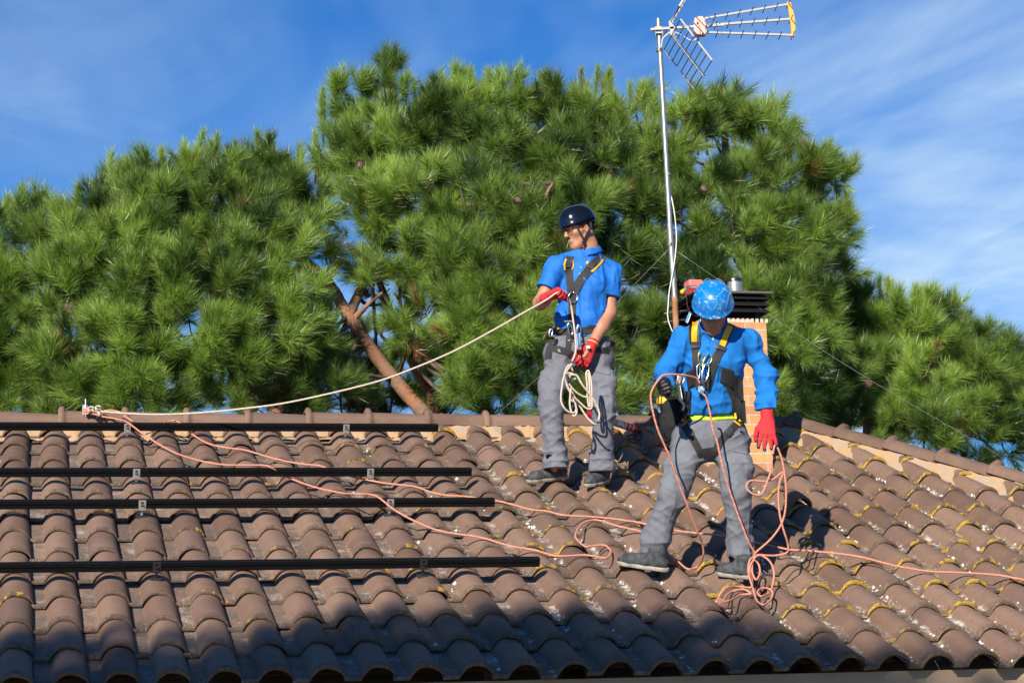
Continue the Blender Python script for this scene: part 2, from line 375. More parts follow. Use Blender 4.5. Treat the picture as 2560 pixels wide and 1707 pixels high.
# ridge and hip caps with their mortar bed
def ridge_cap(a, b, up, name='ridge_tile'):
    a, b = A(a), A(b); d = nrmz(b - a); Lg = np.linalg.norm(b - a); s = nrmz(np.cross(d, up)); w = nrmz(np.cross(s, d))
    mb = MB(); vs = []; K = 14
    st = [(0, .096, 0), (.012, .102, 0), (.03, .103, 0), (.042, .097, 0), (.05, .089, 0), (.07, .087, 0), (.2, .086, 0), (Lg + .02, .082, 0)]
    for tt, r, _ in st:
        for k in range(K + 1):
            an = math.pi * (k / K) * 1.08 - .04 * math.pi
            lump = 1.0
            if .005 < tt < .045: lump = 1 + .24 * math.exp(-((an - math.pi / 2) / .55) ** 2)
            vs.append(a + d * tt + r * lump * (math.cos(an) * s * .98 + math.sin(an) * w * .80))
    fs = [(j * (K + 1) + k, j * (K + 1) + k + 1, (j + 1) * (K + 1) + k + 1, (j + 1) * (K + 1) + k) for j in range(len(st) - 1) for k in range(K)]
    n0 = len(vs)
    vs += [p * 1.0 - w * .012 for p in vs]
    fs += [tuple(n0 + i for i in f[::-1]) for f in fs]
    fs += [(k + 1, k, n0 + k, n0 + k + 1) for k in range(K)]
    m_ = (len(st) - 1) * (K + 1)
    fs += [(m_ + k, m_ + k + 1, n0 + m_ + k + 1, n0 + m_ + k) for k in range(K)]
    mb.add(vs, fs)
    o = mb.build(name, M_RIDGE, house, smooth=True, auto=.8)
    ca = o.data.color_attributes.new('tint', 'FLOAT_COLOR', 'POINT'); t = rng.random(3) * A([.6, 1, 1])
    ca.data.foreach_set('color', np.tile(np.r_[t, 1.0], len(o.data.vertices)).astype(np.float32))
    return o
RY, RN = 4.735, -0.012
# collar positions read along the ridge
xs = [-1.9, -1.49, -1.08, -0.66, -0.245]
for u in (144, 303, 457, 609, 761, 910, 1057, 1204, 1345): xs.append(float(RF(u, 1040, 0.03)[0]))
x = xs[-1] + .41
while x < HIPX0 - .1: xs.append(x); x += .41
xs.append(HIPX0 + .02)
for a, b in zip(xs[:-1], xs[1:]):
    j = rng.normal(0, .004, 2); ridge_cap(PL(a, RY, RN + j[0]), PL(b, RY, RN + j[1] - .012), A([0, 0, 1.]))
hd0, hd1 = PL(HIPX0, 4.70, -.006), PL(hipx(0) + .02, 0, -.006)
hl = np.linalg.norm(hd1 - hd0); nh = int(hl / .41)
for k in range(nh + 1):
    a, b = hd0 + (hd1 - hd0) * (k / nh), hd0 + (hd1 - hd0) * ((k + 1) / nh)
    # the collar is at the upper end of every hip tile
    ridge_cap(a + A([0, 0, rng.normal(0, .003)]), b + A([0, 0, -.012]), A([.25, 0.05, 1.]))
def mortar(a, b, inward, n):
    a, b = A(a), A(b); V_, F_ = [], []; m = 5
    for i in range(n + 1):
        p = a + (b - a) * i / n
        for j in range(m):
            t = j / (m - 1)
            q = p + inward * (t * (.225 + .02 * math.sin(i * 1.7) + rng.normal(0, .010))) + NRM * (.022 - .086 * t ** .9 + rng.normal(0, .005) * (t > .1))
            V_.append(q)
    for i in range(n):
        for j in range(m - 1): F_.append((i * m + j, i * m + j + 1, (i + 1) * m + j + 1, (i + 1) * m + j))
    mb = MB(); mb.add(V_, F_); return mb.build('ridge_mortar', M_MORTAR, house, smooth=True)
mortar(PL(-2.3, RY - .02, -.01), PL(HIPX0 + .05, RY - .02, -.01), PL(0, -1, 0), 240)
hin = nrmz(np.cross(NRM, hd1 - hd0)); hin = hin if hin[0] < 0 else -hin
mortar(hd0 + hin * .03, hd1 + hin * .03, hin, 200)
# crumbs of pale foam and lime lying in the valleys on the right
mb = MB()
for k in range(5200):
    c = rng.integers(8, 34); y = rng.random() * 4.2; x = c * TW - .100 + rng.normal(0, .014)
    if x < 1.8 + rng.random() * 3.2 or x > hipx(y) - .3: continue
    if math.sin(c * 5.1 + math.floor(y * 2.1) * 3.3) < .12 or math.sin(y * 9 + c * 2.7) < -.25: continue
    n = tile_n(x, y); s_ = .0025 + .012 * rng.random() ** 2.6; p = PL(x, y, n + s_ * .4)
    a1, a2, a3 = rng.normal(0, 1, 3), rng.normal(0, 1, 3), rng.normal(0, 1, 3)
    mb.add([p + s_ * nrmz(q) * (0.6 + .7 * rng.random()) for q in ((1, 0, 0), (-1, 0, 0), (0, 1, 0), (0, -1, 0), (0, 0, 1.2), (0, 0, -1))], [(0, 2, 4), (2, 1, 4), (1, 3, 4), (3, 0, 4), (2, 0, 5), (1, 2, 5), (3, 1, 5), (0, 3, 5)])
tag(mb.build('mortar_crumb', mat('pale_crumb', (0.72, 0.69, 0.62), .9), house), kind='stuff')

# ------------------------------------------------------------------ chimney
M_STEELBLK = mat('black_painted_steel', (0.012, 0.011, 0.011), .45)
M_DARKEDGE = mat('grey_worn_steel', (0.10, 0.09, 0.085), .5)
def brick_material():
    m = bpy.data.materials.new('orange_brick'); m.use_nodes = True; t = m.node_tree; b = t.nodes['Principled BSDF']; L = t.links.new
    co = N(t, 'ShaderNodeTexCoord'); mp = N(t, 'ShaderNodeMapping')
    s_ = N(t, 'ShaderNodeSeparateXYZ'); L(co.outputs['Object'], s_.inputs[0])
    ad = N(t, 'ShaderNodeMath', operation='ADD'); L(s_.outputs[0], ad.inputs[0]); L(s_.outputs[1], ad.inputs[1])
    cb = N(t, 'ShaderNodeCombineXYZ'); L(ad.outputs[0], cb.inputs[0]); L(s_.outputs[2], cb.inputs[1])
    br = N(t, 'ShaderNodeTexBrick'); L(cb.outputs[0], br.inputs['Vector'])
    br.inputs['Color1'].default_value = (0.62, 0.31, 0.115, 1); br.inputs['Color2'].default_value = (0.30, 0.10, 0.055, 1); br.inputs['Mortar'].default_value = (0.5, 0.43, 0.35, 1)
    br.inputs['Scale'].default_value = 1.0; br.inputs['Brick Width'].default_value = .235; br.inputs['Row Height'].default_value = .065; br.inputs['Mortar Size'].default_value = .0045
    br.inputs['Bias'].default_value = -.42; br.inputs['Mortar Smooth'].default_value = .2
    nz = N(t, 'ShaderNodeTexNoise'); nz.inputs['Scale'].default_value = 30; nz.inputs['Detail'].default_value = 6; L(co.outputs['Object'], nz.inputs['Vector'])
    mi = N(t, 'ShaderNodeMix', data_type='RGBA', blend_type='MULTIPLY'); mi.inputs[0].default_value = .35; L(br.outputs[0], mi.inputs[6])
    mr = N(t, 'ShaderNodeMapRange'); mr.inputs[1].default_value = .3; mr.inputs[2].default_value = .7; mr.inputs[3].default_value = .5; mr.inputs[4].default_value = 1.2; L(nz.outputs[0], mr.inputs[0])
    L(mr.outputs[0], mi.inputs[7]); L(mi.outputs[2], b.inputs['Base Color']); b.inputs['Roughness'].default_value = .85
    bp = N(t, 'ShaderNodeBump'); bp.inputs['Distance'].default_value = .004; bp.inputs['Strength'].default_value = .8
    iv = N(t, 'ShaderNodeMath', operation='SUBTRACT'); iv.inputs[0].default_value = 1; L(br.outputs['Fac'], iv.inputs[1]); L(iv.outputs[0], bp.inputs['Height']); L(bp.outputs[0], b.inputs['Normal'])
    return m
CHY = 3.40
tr = P(1916, 806, CHY); bl = P(1741, 806, CHY)
CX0, CX1, CZ = float(bl[0]) + .035, float(tr[0]), float(tr[2])
mb = MB(); mb.abox((CX0, CHY, 0.9), (CX1, CHY + .50, CZ))
chim = mb.build('chimney', brick_material(), house, bevel=.004)
mb = MB()
for k in range(14): mb.abox((CX0 + .02 + k * .034, CHY + .012, CZ), (CX0 + .04 + k * .034, CHY + .03, CZ + .03))
mb.abox((CX0, CHY + .02, CZ), (CX1 - .10, CHY + .48, CZ + .022))
mb.build('mortar_cap', mat('pale_mortar', (.55, .47, .38), .9, bump=(50, .6)), chim)
mb = MB()
for xx in (CX0 + .015, CX1 - .07):
    for yy in (CHY + .02, CHY + .44): mb = MB(); mb.abox((xx, yy, CZ), (xx + .035, yy + .035, CZ + .215)); mb.build('cowl_post', M_STEELBLK, chim)
mb = MB(); HZ = [CZ + .022 + .0455 * k for k in range(1, 4)]
TOPZ = float(P(1830, 729, CHY - .03)[2])
for k, zc_ in enumerate(HZ):
    g = .035 + .0 * k
    x0, x1, y0, y1 = CX0 - .045, CX1 + .015, CHY - .045, CHY + .55
    # sloping louvre ring: outer edge low, inner edge high
    o_ = [(x0, y0, zc_), (x1, y0, zc_), (x1, y1, zc_), (x0, y1, zc_)]
    i_ = [(x0 + .06, y0 + .06, zc_ + .05), (x1 - .06, y0 + .06, zc_ + .05), (x1 - .06, y1 - .06, zc_ + .05), (x0 + .06, y1 - .06, zc_ + .05)]
    vs = o_ + i_ + [(a, b, c - .005) for a, b, c in o_] + [(a, b, c - .005) for a, b, c in i_]
    fs = []
    for q in range(4):
        w_ = (q + 1) % 4; fs += [(q, w_, 4 + w_, 4 + q), (8 + w_, 8 + q, 12 + q, 12 + w_), (w_, q, 8 + q, 8 + w_), (4 + q, 4 + w_, 12 + w_, 12 + q)]
    mb = MB(); mb.add(vs, fs); mb.build('cowl_louvre', M_STEELBLK, chim)
mb = MB(); mb.abox((CX0 - .065, CHY - .065, TOPZ - .016), (CX1 + .035, CHY + .57, TOPZ)); mb.build('cowl_top', M_DARKEDGE, chim, bevel=.003)
mb = MB(); mb.abox((CX0 + .03, CHY + .06, CZ), (CX1 - .03, CHY + .45, TOPZ - .02)); mb.build('cowl_core', mat('matt_black', (.006, .006, .006), .9), chim)  # near-black solid block filling the inside of the cowl

# ------------------------------------------------------------------ things left on the chimney top
tb = TOPZ
c = P(1837, 722, CHY + .14); c[2] = tb + .001; s_ = mpp(CHY + .14)
cup = empty('steel_tumbler', c, 'brushed steel tumbler with black lid standing on the chimney cowl', 'tumbler')
R_ = 18.6 * s_
mb = MB(); mb.lathe([(R_ * .93, 0), (R_ * .97, .004), (R_ * 1.0, .03), (R_, .098)], c, (0, 0, 1), 28); mb.build('cup_body', mat('brushed_steel', (.55, .5, .46), .34, .75, noise=(40, .4, (.45, .38, .34))), cup, smooth=True, auto=.7)
mb = MB(); mb.lathe([(R_ * .99, .098), (R_ * .99, .122), (R_ * .93, .127)], c, (0, 0, 1), 28); mb.build('lid', mat('black_plastic', (.018, .018, .02), .4), cup, smooth=True, auto=.7)
mb = MB(); dn = nrmz(CAM - c); dn[2] = 0; dn = nrmz(dn + A([-.25, 0, 0])); mb.lathe([(.007, 0), (.007, .003)], c + A([0, 0, .111]) + dn * (R_ * .985), dn, 12); mb.build('lid_button', mat('white_plastic', (.8, .8, .78), .5), cup)
def boxpx(mb, u0, v0, u1, v1, Y, th, dz=None):   # upright box whose face spans the given photo corners at depth Y
    a, b = P(u0, v1, Y), P(u1, v0, Y); x0, x1 = min(a[0], b[0]), max(a[0], b[0]); z0, z1 = min(a[2], b[2]), max(a[2], b[2])
    mb.abox((x0, Y, z0), (x1, Y + th, z1))
M_RED = mat('red_plastic', (.62, .045, .035), .42); M_YEL = mat('yellow_plastic', (.80, .42, .012), .45)
c = P(1738, 722, CHY + .12); c[2] = tb
bx_ = empty('tool_battery', c, 'red plastic power pack with a grey band beside the blue helmet, on the chimney cowl', 'power pack')
Yb = CHY + .09
mb = MB(); mb.abox((c[0] - .052, Yb, tb + .058), (c[0] + .048, Yb + .12, tb + .105)); mb.build('upper_case', mat('faded_red_plastic', (.66, .17, .15), .5), bx_, bevel=.008)
mb = MB(); mb.abox((c[0] - .045, Yb + .01, tb + .001), (c[0] + .052, Yb + .11, tb + .047))
for k in range(4): mb.abox((c[0] - .043, Yb + .002, tb + .006 + k * .0105), (c[0] + .03, Yb + .0095, tb + .011 + k * .0105))
mb.build('lower_case', M_RED, bx_, bevel=.003)
mb = MB(); mb.abox((c[0] - .046, Yb + .006, tb + .0475), (c[0] + .05, Yb + .115, tb + .0575)); mb.build('band', mat('grey_plastic', (.3, .28, .28), .4), bx_)
mb = MB(); mb.abox((c[0] + .008, Yb - .012, tb + .036), (c[0] + .055, Yb + .001, tb + .062)); mb.build('latch', M_YEL, bx_, bevel=.003)
# screwdriver lying across the cowl's left edge
a, b = P(1706, 737, CHY - .02), P(1722, 724, CHY + .08); d = nrmz(b - a); sd = empty('screwdriver', (a + b) / 2, 'yellow and turquoise screwdriver lying on the left edge of the chimney cowl', 'screwdriver')
a = a + A([0, 0, .02]) ; mb = MB(); mb.lathe([(.011, -.012), (.0155, -.004), (.016, .02), (.012, .032)], a, d, 14); mb.build('handle', M_YEL, sd, smooth=True)
mb = MB(); mb.lathe([(.0115, .0325), (.013, .05), (.011, .075)], a, d, 14); mb.build('grip', mat('turquoise_plastic', (.02, .42, .48), .4), sd, smooth=True)
mb = MB(); mb.lathe([(.003, .0755), (.003, .19)], a, d, 8); mb.build('shaft', mat('tool_steel', (.4, .4, .4), .3, 1), sd, smooth=True)
# folding knife hanging under the cowl's left corner
a, b = P(1725, 780, CHY - .1), P(1715, 806, CHY - .1); kn = empty('cable_stripper', b, 'slim blue and white tool hanging beside the worker\'s shoulder under the cowl', 'hand tool')
d = nrmz(b - a); sd_ = nrmz(np.cross(d, (0, 1, 0))); Ln = np.linalg.norm(b - a)
mb = MB(); mb.box((a + b) / 2, d * Ln / 2, sd_ * .006, (0, .004, 0)); mb.build('handle', mat('sky_blue_plastic', (.05, .32, .6), .4), kn, bevel=.002)
mb = MB(); mb.box((a + b) / 2 + sd_ * .0092 + d * .004, d * Ln / 2.2, sd_ * .003, (0, .003, 0)); mb.build('blade', mat('white_metal_strip', (.75, .75, .75), .4), kn)
mb = MB(); q0 = P(1716, 742, CHY - .03); mb.tube(spline([q0, P(1719, 765, CHY - .07), a, P(1735, 788, CHY - .08), P(1745, 792, CHY - .07)]), .0022, 6); mb.build('cord', mat('dark_cord', (.06, .03, .025), .7), kn, smooth=True)
# ------------------------------------------------------------------ solar mounting rails
M_RAIL = mat('black_anodised_aluminium', (0.005, 0.005, 0.0055), .36, .0, .12, noise=(60, .25, (.012, .012, .012)))
M_ZINC = mat('zinc_plated_steel', (.66, .67, .70), .38, .85, bump=(80, .15)); M_RUBBER = mat('black_rubber', (.012, .012, .012), .75)
M_BLKZ = mat('blackened_steel', (.02, .02, .02), .3)
rail_words = ['highest of the four, just below the ridge', 'second of the four below the ridge', 'third of the four below the ridge']
def bracket(x, y, parent, dark=False):
    mt = M_BLKZ if dark else M_ZINC
    b0 = .036; fr = y - .021
    mb = MB(); w = .021
    # flat plate on the rail's lower face with a slot, foot under the rail
    for (x0, x1, n0, n1) in ((-w, -.007, b0 - .008, b0 + .052), (.007, w, b0 - .008, b0 + .052), (-.007, .007, b0 - .008, b0 + .012), (-.007, .007, b0 + .042, b0 + .052)):
        c = PL(x + (x0 + x1) / 2, fr - .0025, (n0 + n1) / 2); mb.box(c, ((x1 - x0) / 2, 0, 0), PL(0, .0025, 0), NRM * (n1 - n0) / 2)
    c = PL(x, y - .004, b0 - .0055); mb.box(c, (w, 0, 0), PL(0, .019, 0), NRM * .0025)
    br = mb.build('bracket', mt, parent)
    mb = MB(); q = PL(x + .002, fr - .006, b0 + .026); mb.lathe([(.0085, 0), (.0085, .006), (.005, .0065), (.0042, .014)], q, PL(0, -1, 0), 6); mb.build('bolt', M_BLKZ if dark else mat('bolt_steel', (.35, .32, .3), .35, .9), br)
    n = tile_n(x, y - .004); mb = MB()
    mb.lathe([(.0048, n), (.0048, b0 - .008)], PL(x, y - .004, 0), NRM, 10); mb.lathe([(.0095, b0 - .017), (.0095, b0 - .0085)], PL(x, y - .004, 0), NRM, 6); mb.lathe([(.009, n + .012), (.009, n + .019)], PL(x, y - .004, 0), NRM, 6)
    mb.build('stud', mt, br)
    mb = MB(); mb.lathe([(.034, n - .002), (.032, n + .004), (.012, n + .008)], PL(x, y - .004, 0), NRM, 18); mb.build('washer', M_RUBBER, br, smooth=True, auto=.6)
RAILY = [4.312, 3.199, 2.524, 1.370]
BRX = [[(1133, 1066), (862.5, 1066)], ]
def railx(u, v): return float(RF(u, v, .05)[0])
BR = [[(317, 1064), (862, 1068)], [(340, 1180), (924, 1182)], [(355, 1262), (970, 1253)], [(391, 1416), (1057, 1410)]]
for i, y in enumerate(RAILY):
    x0, x1 = -1.45, 2.80
    t = empty('mounting_rail', PL((x0 + x1) / 2, y, 0), 'black mounting rail on silver feet, ' + rail_words[i] if i < 3 else 'longest black mounting rail on dark feet, lowest of the four', 'rail', 'solar mounting rails laid across the roof')
    for name, xa, xb, g in (('rail_profile', x0, x1, 0), ('splice', .68 - .10 * i, .90 - .10 * i, .0022)):
        mb = MB()
        hw = .0195 + g
        prof_ = [(-hw, .036), (hw, .036), (hw, .084), (.008, .084), (.008, .070), (-.008, .070), (-.008, .084), (-hw, .084), (-hw, .064), (-hw + .006, .0625), (-hw + .006, .0575), (-hw, .056)] if not g else [(-hw, .060 + .0), (-hw + .0018, .060), (-hw + .0018, .082), (-hw, .082)]
        n_ = len(prof_)
        vs = [PL(xx, y + a, b) for xx in (xa, xb) for a, b in prof_]
        fs = [(k, (k + 1) % n_, n_ + (k + 1) % n_, n_ + k) for k in range(n_)] + [tuple(range(n_ - 1, -1, -1)), tuple(range(n_, 2 * n_))]
        mb.add(vs, fs); mb.build(name, M_RAIL, t)
    for (u, v) in BR[i]: bracket(railx(u, v), y, t, dark=(i == 3))
    bracket(-.75, y, t, dark=(i == 3))

# ------------------------------------------------------------------ ropes
M_SALMON = None
def rope_material(name, c1, c2):
    m = bpy.data.materials.new(name); m.use_nodes = True; t = m.node_tree; b = t.nodes['Principled BSDF']; L = t.links.new
    co = N(t, 'ShaderNodeTexCoord'); w = N(t, 'ShaderNodeTexWave', wave_type='BANDS', bands_direction='DIAGONAL'); w.inputs['Scale'].default_value = 42; w.inputs['Distortion'].default_value = 3
    L(co.outputs['Object'], w.inputs[0]); mi = N(t, 'ShaderNodeMix', data_type='RGBA'); mi.inputs[6].default_value = (*c1, 1); mi.inputs[7].default_value = (*c2, 1); L(w.outputs[1], mi.inputs[0]); L(mi.outputs[2], b.inputs[0])
    b.inputs['Roughness'].default_value = .8; bp = N(t, 'ShaderNodeBump'); bp.inputs['Distance'].default_value = .002; bp.inputs['Strength'].default_value = .6; L(w.outputs[1], bp.inputs['Height']); L(bp.outputs[0], b.inputs['Normal']); return m
M_SALMON = rope_material('salmon_rope', (.66, .275, .19), (.52, .185, .125)); M_BEIGE = rope_material('beige_rope', (.60, .50, .40), (.46, .37, .29))
z4 = zz(1520, 1040, 3.135); z6 = zz(1040, 1020, 3.675); z5 = zz(560, 1020, 3.675); zl = zz(0, 980, 3.564); z8 = zz(1880, 1000, 3.409); z3 = zz(1580, 660, 3.7325); za = zz(180, 980, 8.4); zb = zz(1280, 820, 3.733); zc1 = zz(1280, 480, 4.125)
def lay(pts, n=.009):           # points lying on the tile crowns
    return [RF(u, v, n) for u, v in pts]
def ground_rope(pts3, r):       # keep a lying rope above the tiles
    out = []
    for p in pts3:
        y = p[1] * CS + p[2] * SN; nn = p @ NRM; hn = tile_n(float(p[0]), float(y)) + r
        out.append(p if nn >= hn else p + NRM * (hn - nn))
    return out
ANC = P(213, 1026, 4.27)
HAND1 = None
RS = .0058
s1 = [ANC] + [P(252.5, 1040, 4.22), P(303, 1049, 4.16)] + lay([(323, 1058.6)], .1) + lay([(373, 1095), (438, 1131.5)], .03) + lay([(505, 1152.6), (560, 1161.5), (610, 1162.5), (660.7, 1163), (677, 1168)], .098) + lay([(723, 1194), (786, 1217), (854, 1232)], .02) + lay([(890, 1234), (927, 1236), (949, 1244.5)], .098) + lay([(984.5, 1273)], .05) + \
     lay([(1039, 1303), (1104, 1327.5), (1200, 1342.5), (1271, 1363), (1339, 1375), (1391, 1389), (1464.5, 1387), (1513.5, 1394), (1527, 1379), (1513.5, 1363), (1486, 1363), (1464.5, 1365.6), (1445.5, 1352), (1438.6, 1338), (1448, 1316.6), (1467, 1303), (1497, 1300), (1543, 1314), (1614, 1331.6), (1652, 1356), (1672, 1386), (1692, 1400), (1718, 1421), (1743, 1416)], .010)
w2Y = 1.10
s1 += [P(1757.6, 1391, 1.16), P(1756, 1359, 1.1), P(1740, 1321, 1.02), P(1705, 1228, .93), P(1670, 1132.5, .86), P(1647, 1080, .83), P(1633.6, 1035, .81), P(1627, 995, .80), P(1631, 973.5, .79), P(1647, 949, .78), P(1663, 937, .79), P(1700.6, 937, .82), P(1738, 944, .885), P(1750, 958, .90)]
def rope(name, pts, r, m, label, cat='rope', group=None, sides=8, k=7):
    p3 = spline(pts, k); p3 = ground_rope(p3, r); mb = MB(); mb.tube(p3, r, sides)
    return origin(tag(mb.build(name, m, None, smooth=True), label, cat, group))
rope('climbing_rope', s1, RS, M_SALMON, 'salmon rope from the ridge anchor through the blue helmeted worker\'s dark gloved hand', 'rope', 'salmon ropes')
s2 = [ANC + A([.005, -.01, .008]), P(251, 1026, 4.26), P(281, 1026, 4.25), P(299, 1030, 4.22), P(311, 1038, 4.18), P(329, 1051, 4.1)] + lay([(360, 1062), (400, 1060)], .02) + lay([(430, 1051.5), (442, 1052.6)], .09) + lay([(463, 1067)], .06) + lay([(482.6, 1086.6), (522, 1109), (575, 1120), (614, 1125), (682, 1145), (750.5, 1159), (799, 1164), (836, 1178), (873, 1189), (922, 1200), (968, 1208), (1036, 1216), (1077, 1229.5), (1118, 1238), (1159, 1240), (1200, 1246), (1240, 1251), (1277, 1259.5), (1326, 1273), (1366.5, 1277), (1407, 1287), (1475, 1291), (1543, 1297.5), (1617, 1310), (1680, 1324), (1740, 1332), (1823, 1341), (1966.6, 1372), (1980, 1374)], .010) + lay([(2044, 1378), (2144, 1390), (2232, 1412)], .035) + lay([(2320, 1427), (2408, 1431), (2496, 1437), (2560, 1449), (2640, 1466)], .02)
rope('climbing_rope', s2, RS, M_SALMON, 'salmon rope crossing the whole roof from the ridge anchor to the right edge', 'rope', 'salmon ropes')
h2 = [(1931.5, 1136), (1928, 1167.6), (1922, 1193), (1903, 1234.6), (1877, 1231), (1866, 1215.5), (1877, 1201), (1912, 1203), (1935, 1196), (1957, 1180), (1949, 1206), (1946, 1238), (1949, 1282), (1957, 1317.5)]
s3 = [P(1757, 985, .86), P(1765, 992, .86), P(1773, 1022, .88), P(1783.6, 1080, .90), P(1791, 1097, .91), P(1807, 1167.6, .93), P(1826, 1231, .97), P(1848.6, 1295, 1.0), P(1871, 1352.6, 1.03), P(*z4(1150, 1080), 1.05)]
pile = [(1110, 1130), (1100, 1220), (1130, 1330), (1150, 1400), (1170, 1450), (1220, 1475), (1270, 1440), (1290, 1390), (1260, 1350), (1200, 1350), (1170, 1380), (1200, 1410), (1260, 1385), (1290, 1320), (1300, 1220), (1270, 1140), (1210, 1095), (1160, 1100), (1135, 1140), (1130, 1220), (1160, 1280), (1190, 1230), (1180, 1160), (1140, 1130), (1110, 1200), (1130, 1290), (1120, 1340), (1040, 1335), (960, 1335), (900, 1370), (868, 1420), (890, 1450), (960, 1440), (1040, 1400), (1120, 1390), (1060, 1355), (980, 1370), (930, 1400), (905, 1440), (855, 1430), (880, 1480), (930, 1500), (985, 1495)]
for i, (x, y) in enumerate(pile):
    u, v = z4(x, y)
    if y < 1330 and i < 27: s3.append(P(u, v, 1.05 - .0006 * (y - 1080) + .012 * math.sin(i * 2.1)) if y < 1290 else RF(u, v, .03))
    else: s3.append(RF(u, v, .012 + .012 * (i % 3)))
rope('climbing_rope', s3, RS, M_SALMON, 'salmon rope from the blue helmeted worker\'s chest to a heap at his shoe', 'rope', 'salmon ropes')
s4 = [P(u, v, .93 + .004 * i) for i, (u, v) in enumerate(h2)] + [P(1970, 1362, 1.02)] + [P(1966.6, 1381, 1.04), P(1935, 1388, 1.05), P(1900, 1386, 1.05), P(1887, 1383, 1.045), P(1925, 1349, 1.0), P(1951, 1314, .98), P(1963, 1276, .96), P(1965, 1219, .94), P(1957, 1158, .93), P(1947, 1126, .92), P(1938, 1112, .915), P(1931.5, 1136, .915)]
rope('climbing_rope', s4, RS, M_SALMON, 'salmon pink rope looped below the blue helmeted worker\'s red gloved hand', 'rope', 'salmon ropes')
# beige rope from the anchor up to the black helmeted worker, then coiled in his hand
b1 = [(245, 1022), (262, 1029), (285, 1031), (311, 1033), (382, 1036), (460, 1034), (534, 1029), (610, 1021), (697, 1010), (805, 988), (936, 955.6), (1023, 925), (1132, 879), (1230, 827), (1306, 783.6), (1364, 751), (1390, 733), (1406, 727), (1418, 737), (1428, 766), (1433, 800), (1437, 830), (1440, 868), (1436, 890), (1430, 903)]
pts = []
for i, (u, v) in enumerate(b1):
    t = (u - 245) / (1364 - 245); Y = 4.27 + (2.58 - 4.27) * min(1, t) if u < 1380 else {1390: 2.57, 1406: 2.58, 1418: 2.60, 1428: 2.63, 1433: 2.63, 1437: 2.62, 1440: 2.62, 1436: 2.6, 1430: 2.58}[u]
    pts.append(P(u, v, Y))
coil = [[(560, 330), (490, 440), (465, 560), (458, 680), (500, 760), (560, 790), (596, 770), (590, 700), (545, 660), (550, 560)],
        [(545, 600), (540, 720), (570, 815), (600, 800), (600, 740), (560, 640), (510, 520), (490, 430), (530, 345), (570, 400)],
        [(520, 440), (600, 440), (650, 520), (720, 610), (780, 700), (815, 790), (810, 860)],
        [(500, 470), (520, 560), (580, 640), (640, 700), (700, 750), (745, 740), (745, 640), (740, 500), (715, 400), (690, 420)],
        [(690, 420), (700, 520), (705, 640), (715, 720), (730, 720), (725, 600), (720, 480), (700, 395)],
        [(530, 520), (590, 590), (660, 635), (710, 640), (745, 600)],
        [(510, 500), (560, 600), (640, 740), (700, 830), (760, 890), (790, 895)],
        [(480, 430), (540, 420), (585, 440), (600, 470), (560, 470), (530, 440)]]
coilp = [[P(*zb(x, y), 2.50 + .012 * j + .008 * math.sin(i * 1.3 + j)) for i, (x, y) in enumerate(c)] for j, c in enumerate(coil)]
mb = MB(); mb.tube(ground_rope(spline(pts, 8), .0062), .0062, 8)
br_ = empty('climbing_rope', P(262, 1031, 4.27), 'beige rope sagging from the ridge anchor to the black helmeted worker, coiled in his hand', 'rope')
mb.build('running_line', M_BEIGE, br_, smooth=True)
mb = MB()
for c in coilp: mb.tube(spline(c, 8), .0062, 8)
mb.build('coil', M_BEIGE, br_, smooth=True)
mb = MB(); a, b = P(*zb(812, 815), 2.53), P(*zb(812, 842), 2.53); mb.tube([a, b], .0072, 10); mb.build('end_tape', mat('blue_tape', (.06, .22, .42), .5), br_)
mb = MB()
for cx, cy, rr in ((405, 355, 62), (550, 335, 58), (480, 370, 50)):
    pts = [P(*za(cx + rr * math.cos(a), cy + .75 * rr * math.sin(a)), 4.24 + .02 * math.sin(2 * a)) for a in np.linspace(0, 2 * math.pi, 13)]
    mb.tube(spline(pts, 3), .0062, 8)
mb.tube(spline([P(*za(430, 400), 4.25), P(*za(540, 410), 4.23), P(*za(585, 470), 4.2), P(*za(560, 420), 4.24), P(*za(780, 430), 4.26)], 5), .0062, 8)
mb.build('knot', M_BEIGE, br_, smooth=True)
# anchor plate on the ridge
c = P(205, 1030, 4.30); an = empty('anchor_plate', c, 'small zinc anchor bracket with threaded rod on the left of the ridge', 'anchor')
mb = MB(); boxpx(mb, 206, 1012, 219, 1036, 4.295, .005); mb.build('plate', M_ZINC, an)
mb = MB(); mb.tube([P(214, 1040, 4.285), P(214, 997, 4.285)], .0038, 8); mb.build('threaded_rod', M_ZINC, an)
mb = MB()
for k in range(3): mb.tube(spline([P(209 + 2 * k, 1022 + 3 * k, 4.27), P(219 + 2 * k, 1021 + 3 * k, 4.26), P(222, 1028 + 2 * k, 4.27), P(213, 1033 + k, 4.28), P(208, 1027, 4.275)], 4), .0058, 8)
origin(tag(mb.build('rope_knot', M_SALMON, None, smooth=True), 'salmon rope knot tied round the zinc anchor at the left of the ridge', 'knot'))

